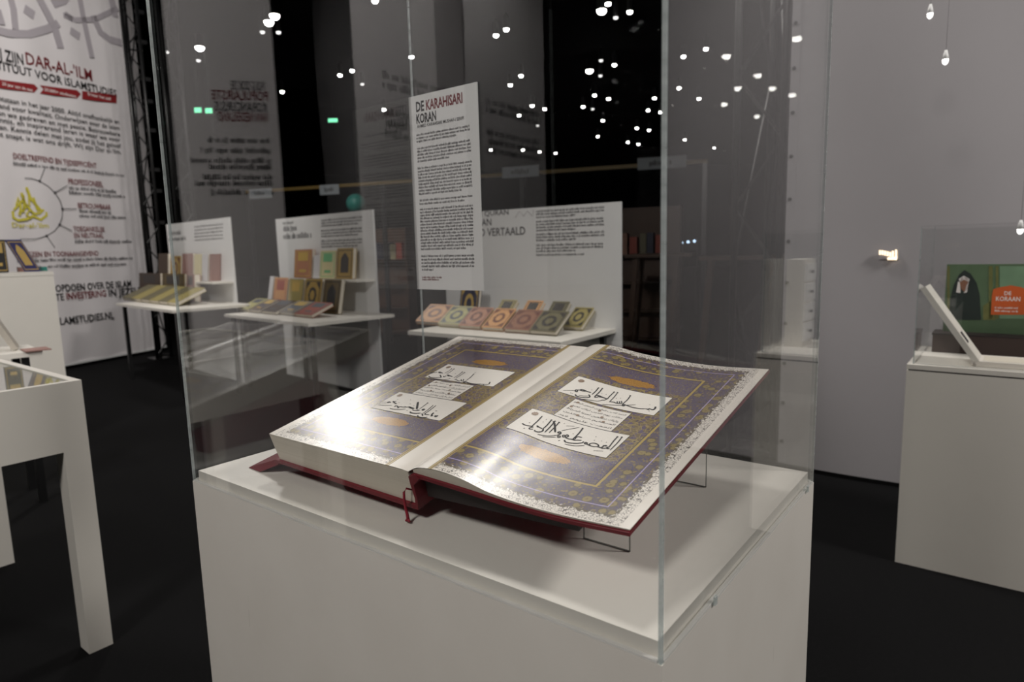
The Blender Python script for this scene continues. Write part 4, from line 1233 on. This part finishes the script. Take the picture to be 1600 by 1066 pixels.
SZ2 = at_plane(560, 437, pc - e2 * 0.1, e2).z
pshelf(p2, pc, e1, 0.02, w2 * 0.55, 0.22, SZ2)
# upright books on shelf
for (xl, xr, yt, cc, md, lab) in ((460, 488, 391, 'bk_tan', ('orn_gold', 'bands'), 'tall tan book with framed ornaments on the panel shelf'), (490, 500, 400, 'bk_white', None, 'white thin book between the tan and green books on the panel shelf'),
                                  (500, 525, 393, 'bk_cream', ('bk_green', 'bands'), 'cream book with green top band on the panel shelf'), (526, 552, 389, 'bk_gold', ('orn_dark', 'arch'), 'gold book with black ornament at the right end of the panel shelf')):
    P0 = at_plane(xl, 437, pc - e2 * 0.14, e2); P1 = at_plane(xr, 437, pc - e2 * 0.14, e2); PT_ = at_plane(xl, yt, pc - e2 * 0.14, e2)
    wd_ = (P1 - P0).dot(-e1) * 0.95
    book('ornate_book', V((P0.x, P0.y, SZ2 + 0.002)) + e2 * 0.04, -e1, (UP + e2 * 0.12).normalized(), (-e2 + UP * 0.12).normalized(), wd_, PT_.z - SZ2, 0.045, cc, lab, medal=md)
b2r = V((F2.x, F2.y, 0)) + e2 * 0.64
for (xl, xr, yt, cc, md, lab) in ((423, 429, 432, 'bk_white', None, 'narrow white book standing at the left on the second book table'), (431, 452, 434, 'bk_orange', ('bk_red', 'bands'), 'orange book with red top standing on the second book table'),
                                  (454, 476, 436, 'bk_khaki', ('orn_gold', 'bands'), 'khaki gold book standing on the second book table'), (479, 505, 436, 'bk_gold', ('orn_dark', 'oval'), 'gold book with round medallion standing on the second book table'),
                                  (508, 535, 437, 'bk_darkgold', ('bk_black', 'arch'), 'dark gold book with black arch standing on the second book table')):
    P0 = at_plane(xl, 480, b2r, e2); P1 = at_plane(xr, 480, b2r, e2); PT_ = at_plane(xl, yt, b2r + e2 * 0.05, e2)
    wd_ = (P1 - P0).dot(-e1) * 0.95
    book('ornate_book', V((P0.x, P0.y, TBZ + 0.002)), -e1, (UP + e2 * 0.2).normalized(), (-e2 + UP * 0.2).normalized(), wd_, PT_.z - TBZ, 0.05, cc, lab, medal=md)
fr = ((370, 486.5, 386, 488.5, 'bk_sage', 'sage green'), (388, 488.5, 404, 490.3, 'bk_slate', 'slate grey'), (407, 490.5, 430, 493, 'bk_dkbrown', 'dark brown'), (433, 492, 456, 495, 'bk_grey', 'blue-grey'), (459, 495, 486, 498, 'bk_red', 'dull red'))
for k, (x_a, y_a, x_b, y_b, cc, nm) in enumerate(fr):
    A = at_z(x_a, y_a, TBZ + 0.002); Bq = at_z(x_b, y_b, TBZ + 0.002)
    ti = math.radians(22)
    ey = (e2 * math.cos(ti) + UP * math.sin(ti)); ez = (UP * math.cos(ti) - e2 * math.sin(ti))
    book('ornate_book', A + e2 * 0.02, -e1, ey, ez, (Bq - A).dot(-e1) * 0.96, 0.26, 0.035, cc, f'{nm} book lying slanted at the front of the second book table', group='slanted books on the second table', medal=('orn_gold' if k % 2 else 'orn_slate', 'bands'))

# --- table one (left, partly outside the case)
F1, e1, e2, ln1, dp1 = book_table((269, 485), (181, 474), (360, 472), None, '', '', 0.95)
dp1 = min(dp1, 0.85)
TBZ = 0.95
make_table(F1, e1, e2, ln1, dp1, 'white book table with a row of olive books behind the left edge of the case', TBZ)
pc = V((F1.x, F1.y, 0)) + e2 * (dp1 + 0.003)
a_ = at_plane(358, 343, pc, e2); b2_ = at_plane(259, 348, pc, e2)
pc = pc + e1 * ((a_ - pc).dot(e1)); w1 = (b2_ - a_).dot(e1)
p1 = make_panel(pc, e1, w1, (a_.z + b2_.z) / 2, 'white text panel behind the left book table with the olive books')
s1_ = Sheet(pc, -e1, 0.001)
m = MB(); s1_.gline(m, (264, 368), (284, 367), 5, rng); s1_.gline(m, (264, 377), (292, 375.5), 4, rng)
for k in range(5): s1_.gline(m, (304, 356 + k * 5.2), (349, 354.5 + k * 5.2), 2.2, rng)
m.build('lettering', 'ink_soft', p1)
SZ1 = at_plane(340, 440, pc - e2 * 0.1, e2).z
pshelf(p1, pc, e1, 0.02, w1 * 0.95, 0.24, SZ1)
for (xl, xr, yt, cc, md, lab) in ((249, 264, 397, 'bk_dkbrown', None, 'dark brown book at the left end of the left panel shelf'), (268, 284, 401, 'bk_gold', ('orn_red', 'oval'), 'gold ornate book on the left panel shelf'),
                                  (286, 303, 397, 'bk_pink', None, 'dull pink book on the left panel shelf'), (305, 316, 398, 'bk_cream', None, 'pale yellow book on the left panel shelf'), (317, 326, 398, 'bk_white', None, 'white book on the left panel shelf')):
    P0 = at_plane(xl, 440, pc - e2 * 0.14, e2); P1 = at_plane(xr, 440, pc - e2 * 0.14, e2); PT_ = at_plane(xl, yt, pc - e2 * 0.14, e2)
    book('ornate_book', V((P0.x, P0.y, SZ1 + 0.002)) + e2 * 0.04, -e1, (UP + e2 * 0.1).normalized(), (-e2 + UP * 0.1).normalized(), (P1 - P0).dot(-e1) * 0.95, PT_.z - SZ1, 0.05, cc, lab, medal=md)
P0 = at_plane(327, 440, pc - e2 * 0.14, e2)
book('ornate_book', V((P0.x, P0.y, SZ1 + 0.002)), (-e1 * 0.3 - e2).normalized() * -1, (UP - e1 * 0.25).normalized(), -e1, 0.14, 0.33, 0.04, 'bk_pink', 'brownish pink book leaning at the right end of the left panel shelf')
b1r = V((F1.x, F1.y, 0)) + e2 * (dp1 - 0.20)
for (xl, xr, yt, cc, lab) in ((228, 262, 427, 'bk_dkbrown', 'wide dark brown boxed book standing behind the olive books'), (264, 300, 428, 'bk_darkgold', 'dark olive-gold boxed book standing behind the olive books'), (302, 314, 429, 'bk_pink', 'narrow reddish brown book standing behind the olive books')):
    P0 = at_plane(xl, 465, b1r, e2); P1 = at_plane(xr, 465, b1r, e2); PT_ = at_plane(xl, yt, b1r, e2)
    book('ornate_book', V((P0.x, P0.y, TBZ + 0.002)), -e1, (UP + e2 * 0.08).normalized(), (-e2 + UP * 0.08).normalized(), (P1 - P0).dot(-e1) * 0.95, PT_.z - TBZ, 0.08, cc, lab, medal=('orn_dark', 'bands'))
ti = math.radians(24)
ey = (e2 * math.cos(ti) + UP * math.sin(ti)); ez = (UP * math.cos(ti) - e2 * math.sin(ti))
for k in range(6):
    x_a = 191 + k * 14.0; x_b = x_a + 13.6
    A = at_z(x_a, 469.5 + k * 1.6, TBZ + 0.002); Bq = at_z(x_b, 469.5 + (k + 1) * 1.6, TBZ + 0.002)
    w_ = {0: 'leftmost', 1: 'second', 2: 'third', 3: 'fourth', 4: 'fifth', 5: 'rightmost'}[k]
    book('ornate_book', A + e2 * 0.02, -e1, ey, ez, (Bq - A).dot(-e1) * 0.97, 0.36, 0.045, 'bk_khaki' if k % 2 else 'bk_olive', f'olive book lying slanted, {w_} of the olive row on the left table', group='olive books on the left table')

# ================================================================== HALL LAMPS
def hall_lamp(p, r, label, group, glow='lamp_glow'):
    t = thing('ceiling_lamp', p, label, 'lamp', group)
    MB().tube([p + UP * 0.30, p + UP * 0.28, p + UP * 0.05, p], [r * 0.4, r * 0.9, r, r * 1.05], 12).build('housing', 'lamp_can', t, smooth=True)
    MB().tube([p - UP * 0.001, p - UP * r * 0.4, p - UP * r * 0.7, p - UP * r * 0.85], [r, r * 0.9, r * 0.6, r * 0.1], 12).build('lens', glow, t, smooth=True)
    if p.z + 0.30 < 6.6:
        MB().tube([p + UP * 0.301, V((p.x, p.y, 6.6))], 0.012, 5).build('stem', 'lamp_can', t)
CEIL = 6.25
direct = [(429, 24), (420, 34), (312, 74), (441, 143), (531, 117), (550, 110), (600, 171), (643, 88.5), (586, 1), (940, 16), (950, 5.5), (984, 18), (791, 45.5), (775, 55), (921, 110), (960, 101), (814, 118), (797.5, 132.5),
          (911, 166.5), (929, 148.5), (951, 154), (811, 180), (831.6, 165), (851, 170), (942, 188), (934, 213), (1022.5, 153), (1012.6, 172), (1032, 175), (995, 200), (1014, 203), (981, 222), (997.5, 225),
          (767, 234), (817, 234), (843, 237), (868, 239), (1068, 88), (1103, 76), (1061, 137), (1092, 154), (1070, 218), (1116, 231)]
dimmer = [(410, 49.5), (435, 50), (310, 94), (260, 81), (566, 131), (962, 27), (939, 94), (938, 118), (840, 196), (926, 170)]
for k, (x, y) in enumerate(direct):
    p = at_z(x, y, CEIL)
    big = (x, y) in ((940, 16), (921, 110), (429, 24), (420, 34), (312, 74))
    own = {(312, 74): 'bright lone hall lamp at upper left above the mirrored course banner', (441, 143): 'hall lamp left of the single green exit sign, just right of the mirrored course banner',
           (429, 24): 'upper right of the two close bright lamps at top left', (420, 34): 'lower left of the two close bright lamps at top left', (531, 117): 'lower left of two close hall lamps above the single green exit sign',
           (550, 110): 'upper right of two close hall lamps above the single green exit sign', (600, 171): 'hall lamp just left of the information board', (643, 88.5): 'hall lamp on the back corner line of the case above the information board',
           (586, 1): 'hall lamp at the very top edge left of the back corner of the case', (940, 16): 'largest bright hall lamp at the top right of centre', (921, 110): 'large bright hall lamp below the top cluster right of centre',
           (984, 18): 'hall lamp at the top edge nearest the front corner of the case', (791, 45.5): 'upper right of two close lamps high above the information board', (775, 55): 'lower left of two close lamps high above the information board',
           (1103, 76): 'highest hall lamp seen through the right side pane', (767, 234): 'leftmost of the low row of tiny hall lamps beside the information board'}.get((x, y))
    hall_lamp(p, 0.095 if big else 0.055, own or 'small round lamp glowing under the dark hall ceiling', 'round lamps under the hall ceiling')
for (x, y) in dimmer:
    hall_lamp(at_z(x, y, CEIL), 0.05, 'fainter round lamp under the dark hall ceiling', 'fainter lamps under the hall ceiling', 'lamp_glow_dim')
for (x, y) in ((1135, 87), (1184, 117), (1153, 137), (1207, 137), (1132, 162), (1183, 181), (1145, 211), (1245.5, 59), (1238, 147.5), (1260, 190)):
    p = mirror(at_z(x, y, CEIL), B0, er)      # seen mirrored in the back pane
    hall_lamp(p, 0.11, 'round lamp of the hall seen only mirrored in the glass case', 'lamps mirrored in the case')
for k, (loc, watts, aim, soft) in enumerate(KEY_LAMPS):
    p = V(loc)
    t = thing('hall_spotlight', p, 'unseen ceiling spotlight above the picture lighting the stand', 'lamp', 'spotlights over the stand')
    d = (V(aim) - p).normalized()
    MB().tube([p - d * 0.35, p - d * 0.33, p - d * 0.06, p - d * 0.02], [0.05, 0.10, 0.13, 0.15], 16).build('housing', 'lamp_can', t, smooth=True)
    MB().tube([p - d * 0.2, V((p.x, p.y, 6.6))], 0.015, 6).build('stem', 'lamp_can', t)
    ld = bpy.data.lights.new('spotlight_glow', 'SPOT')
    ld.energy = watts; ld.spot_size = math.radians(110); ld.spot_blend = 0.6
    ld.shadow_soft_size = soft; ld.color = (1.0, 0.955, 0.905)
    lo = bpy.data.objects.new('spotlight_glow', ld); col.objects.link(lo)
    lo.parent = t; lo.rotation_euler = d.to_track_quat('-Z', 'Y').to_euler()
# exit signs
for (x, y, dd, wd_) in ((309, 172, 16, 0.16), (326, 173, 16, 0.16), (520, 188, 22, 0.30)):
    p = at_depth(x, y, dd)
    lab = {309: 'left of two small green glowing exit signs', 326: 'right of two small green glowing exit signs', 520: 'single small green glowing exit sign far in the dark hall'}[x]
    t = thing('exit_sign', p, lab, 'sign')
    MB().cbox(p + V((0, 0.03, 0)), V((wd_ + 0.04, 0, 0)), V((0, 0.04, 0)), V((0, 0, 0.17))).build('housing', 'lamp_can', t)
    MB().cbox(p + V((0, 0.005, 0)), V((wd_, 0, 0)), V((0, 0.008, 0)), V((0, 0, 0.11))).build('lit_face', 'exit_green', t)
    MB().tube([p + V((0, 0.03, 0.09)), V((p.x, p.y + 0.03, 6.6))], 0.008, 5).build('stem', 'lamp_can', t)

# ================================================================== FAR STALLS
fA = at_depth(384, 302, 11.6); fB = at_depth(1105, 255, 8.96)
fz_ = (fA.z + fB.z) / 2
fA.z = fB.z = fz_
fdir = (fB - fA).normalized(); fperp = V((-fdir.y, fdir.x, 0)); fperp = fperp if fperp.y > 0 else -fperp
stall = thing('stall_frame', V(((fA.x + fB.x) / 2, (fA.y + fB.y) / 2, 0)), 'yellow timber stall frame across the dark background', 'stall')
MB().obox(fA, fdir * (fB - fA).length, fperp * 0.05, UP * 0.05).build('top_beam', 'yellow_beam', stall)
for k in (0.0, 0.35, 0.66, 1.0):
    p = fA + fdir * ((fB - fA).length - 0.06) * k
    MB().obox(V((p.x, p.y, 0)), fdir * 0.06, fperp * 0.06, UP * (fz_ - 0.001)).build('post', 'black_metal', stall)
for (x_a, x_b, y, lab) in ((390, 425, 303, 'small grey sign plate at the left end of the yellow stall beam'), (500, 530, 297, 'small grey sign plate left of the information board'), (785, 842, 271, 'grey sign plate on the yellow stall beam right of the information board'), (996, 1072, 258, 'wide grey sign plate on the yellow stall beam at the right')):
    A = at_plane(x_a, y + 8, fA - fperp * 0.03, fperp); Bq = at_plane(x_b, y + 8, fA - fperp * 0.03, fperp)
    t = thing('sign_plate', A, lab, 'sign')
    wd_ = (Bq - A).dot(fdir)
    MB().obox(A, fdir * wd_, fperp * 0.012, UP * 0.16).build('plate', 'sign_grey', t)
    m = MB(); greek(m, A - fperp * 0.002 + fdir * wd_ * 0.25 + UP * 0.05, fdir, UP, wd_ * 0.5, 0.05, rng); m.build('lettering', 'ink_soft', t)
    for k in (0.1, 0.9): MB().tube([A + fdir * wd_ * k + UP * 0.161, A + fdir * wd_ * k + UP * max(0.17, fz_ - A.z + 0.02)], 0.004, 5).build('hanger', 'black_metal', t)
def wood_table(x, y, ln, lab, d):
    p = at_depth(x, y, d); z = p.z; b0 = V((p.x, p.y, 0))
    t = thing('trestle_table', b0 + fdir * ln / 2, lab, 'table', None)
    MB().obox(b0 + UP * (z - 0.04), fdir * ln, fperp * 0.7, UP * 0.04).build('table_top', 'wood_table', t)
    for i in (0.1, ln - 0.2):
        for j in (0.05, 0.58):
            o = b0 + fdir * i + fperp * j
            MB().prism([o + UP * (z - 0.041), o + fdir * 0.06 + UP * (z - 0.041), o + fdir * (0.06 + (0.1 if i > 1 else -0.1)), o + fdir * (0.1 if i > 1 else -0.1)], fperp * 0.05).build('leg', 'wood_table', t)
wood_table(976, 398, 0.8, 'brown trestle table in the dark right of the text panel', 8.2)
wood_table(1092, 402, 1.0, 'brown trestle table in the dark beside the black truss', 8.0)
def bookcase(x, y, d, wd_, h, lab, seed):
    p = at_depth(x, y, d); b0 = V((p.x, p.y, 0))
    t = thing('bookcase', b0 + fdir * wd_ / 2, lab, 'bookcase')
    MB().obox(b0 + fperp * 0.28, fdir * wd_, fperp * 0.02, UP * h).build('back', 'wood_table', t)
    for k in (0, wd_ - 0.03): MB().obox(b0 + fdir * k, fdir * 0.03, fperp * 0.28, UP * h).build('side', 'wood_table', t)
    r = random.Random(seed); names = ['bk_red', 'bk_navy', 'bk_white', 'bk_brown', 'bk_grey', 'bk_cream', 'bk_olive']
    nsh = int(h / 0.42)
    for s_ in range(nsh):
        z = 0.1 + s_ * 0.42
        MB().obox(b0 + fdir * 0.03 + UP * (z - 0.02), fdir * (wd_ - 0.06), fperp * 0.27, UP * 0.02).build('shelf', 'wood_table', t)
        if z < 1.2: continue
        q_ = 0.06
        k = 0
        while q_ < wd_ - 0.16 and k < 6:
            bw = r.uniform(0.07, 0.12); bh = r.uniform(0.24, 0.33)
            nm = r.choice(names)
            o = b0 + fdir * q_ + fperp * 0.04 + UP * (z + 0.001)
            bo = MB().obox(o, fdir * bw, fperp * 0.18, UP * bh).obox(o + fdir * 0.01 + UP * bh, fdir * (bw - 0.02), fperp * 0.17, UP * 0.004).build('shelved_book', nm)
            tag(bo, 'dim upright book in the bookcases of the far stall', 'book', 'dim books in the far stall')
            q_ += bw + r.uniform(0.01, 0.05); k += 1
bookcase(955, 300, 9.8, 1.0, 2.05, 'wooden bookcase with dim books in the dark right of the centre panel', 1)
bookcase(755, 300, 10.6, 0.8, 1.95, 'wooden bookcase with dim books partly hidden by the information board', 2)
bookcase(560, 320, 11.6, 0.9, 1.9, 'wooden bookcase with dim books between the second and centre panels', 3)
# teal balloon-like display globe
p = at_depth(556, 318, 10.4)
tg = thing('teal_globe', p - UP * 0.15, 'round teal display globe in the dark left of the information board', 'globe')
MB().tube([p + UP * 0.15 * math.sin(a) for a in [math.pi * (k / 8 - 0.5) for k in range(9)]], [max(0.004, 0.15 * math.cos(math.pi * (k / 8 - 0.5))) for k in range(9)], 14).build('ball', 'teal_plastic', tg, smooth=True)
MB().tube([V((p.x, p.y, 0.02)), p - UP * 0.151], 0.012, 6).build('pole', 'black_metal', tg)
MB().tube([V((p.x, p.y, 0.0)), V((p.x, p.y, 0.02))], 0.16, 14).build('foot', 'black_metal', tg)
# string of small blue-white lights
sA, sB = at_depth(972, 380, 14), at_depth(1090, 374, 14)
sl = thing('string_light', sA, 'short string of tiny blue-white lights in the dark right of the panel', 'lights')
MB().tube([sA + (sB - sA) * (k / 12) - UP * 0.04 * math.sin(math.pi * k / 12) for k in range(13)], 0.006, 5).build('cable', 'black_metal', sl)
for k in range(12):
    c = sA + (sB - sA) * ((k + 0.5) / 12) - UP * (0.04 * math.sin(math.pi * (k + 0.5) / 12) + 0.03)
    MB().tube([c + UP * 0.025, c + UP * 0.012, c - UP * 0.012, c - UP * 0.025], [0.008, 0.026, 0.026, 0.008], 6).build('bulb', 'blue_led', sl)
for k in (0, 1):
    c = sA if k == 0 else sB
    MB().tube([V((c.x, c.y, 0)), c + UP * 0.02], 0.02, 6).build('post', 'black_metal', sl)

# ================================================================== THINGS MIRRORED IN THE CASE
def mirrored_banner(va, vb, label, zt, lines, red=None):
    """virtual end points seen in the front pane -> real banner beside the camera"""
    A, Bq = mirror(V(va), C0, er), mirror(V(vb), C0, er)
    A.z = Bq.z = 0.05
    # real banner faces the plinth; text reads from the viewer's side
    d = (Bq - A).normalized()
    nrm = d.cross(UP)
    if nrm.dot(C0 - A) < 0: A, Bq = Bq, A; d = -d; nrm = -nrm
    wd_ = (Bq - A).length
    t = thing('hanging_banner', (A + Bq) / 2, label, 'banner')
    MB().obox(A, d * wd_, -nrm * 0.01, UP * (zt - 0.05)).build('cloth', 'white_banner', t)
    MB().obox(A - nrm * 0.012, d * wd_, -nrm * 0.02, UP * 0.03).build('bottom_rail', 'black_metal', t)
    for rw in lines:
        (txt, xa, xb, z, h, mt) = rw
        m = MB()
        o = A + d * (wd_ * xa) + nrm * 0.002; o.z = z
        if txt: put_text(m, txt, o, d, UP, wd_ * (xb - xa), h, 0.012)
        else: greek(m, o, d, UP, wd_ * (xb - xa), h, rng)
        m.build('lettering', mt, t)
    return t
def vz(y, d, x=350): return at_depth(x, y, d).z
D1 = 6.0
v1 = at_depth(270, 200, 4.05); v2 = at_depth(434, 200, 4.2)
lines = [('VOLG OOK DE', 0.08, 0.43, vz(138, 4.1), 0.058, 'ink'), ('POPULAIRSTE', 0.06, 0.62, vz(154, 4.1), 0.058, 'ink_red'), ('KORANCURSUS', 0.08, 0.60, vz(172, 4.1), 0.058, 'ink'), ('VAN NEDERLAND', 0.07, 0.58, vz(188, 4.1), 0.058, 'ink_red')]
lines = [(t, 1 - 0.98 + a, b_, z, h, m_) for (t, a, b_, z, h, m_) in lines]
for k, y in enumerate((222, 238, 254, 264, 280, 290, 304)): lines.append((None, 0.10, 0.72 + 0.08 * (k % 3), vz(y, 4.1), 0.024, 'ink'))
mirrored_banner(v1, v2, 'white course banner mirrored in the left pane of the case', 6.2, lines)
v1 = at_depth(558, 200, 5.8); v2 = at_depth(728, 200, 7.0)
mirrored_banner(v1, v2, 'white banner with dark lines mirrored in the case beside the information board', 6.2, [(None, 0.1, 0.8, vz(y, 6.4, 650), 0.05, 'ink') for y in (135, 150, 190, 206, 222)])
# drawer unit at the hidden end of the right-hand plinth, mirrored in the side pane
o = rl(0.62, 0.28, 0.001)
t = thing('drawer_unit', o - el * 0.045 + er * 0.1, 'small white drawer unit seen only as a reflection at the right of the case', 'drawers')
MB().obox(o, -el * 0.09, er * 0.22, UP * 0.46).build('carcass', 'white_paint', t)
for k in range(4):
    dr = MB().obox(o + er * 0.01 + UP * (0.03 + k * 0.105), el * 0.008, er * 0.20, UP * 0.092).build('drawer', 'white_board', t)
    c = o + er * 0.11 + el * 0.008 + UP * (0.078 + k * 0.105)
    MB().tube([c, c + el * 0.012], 0.008, 8).build('knob', 'black_metal', dr)
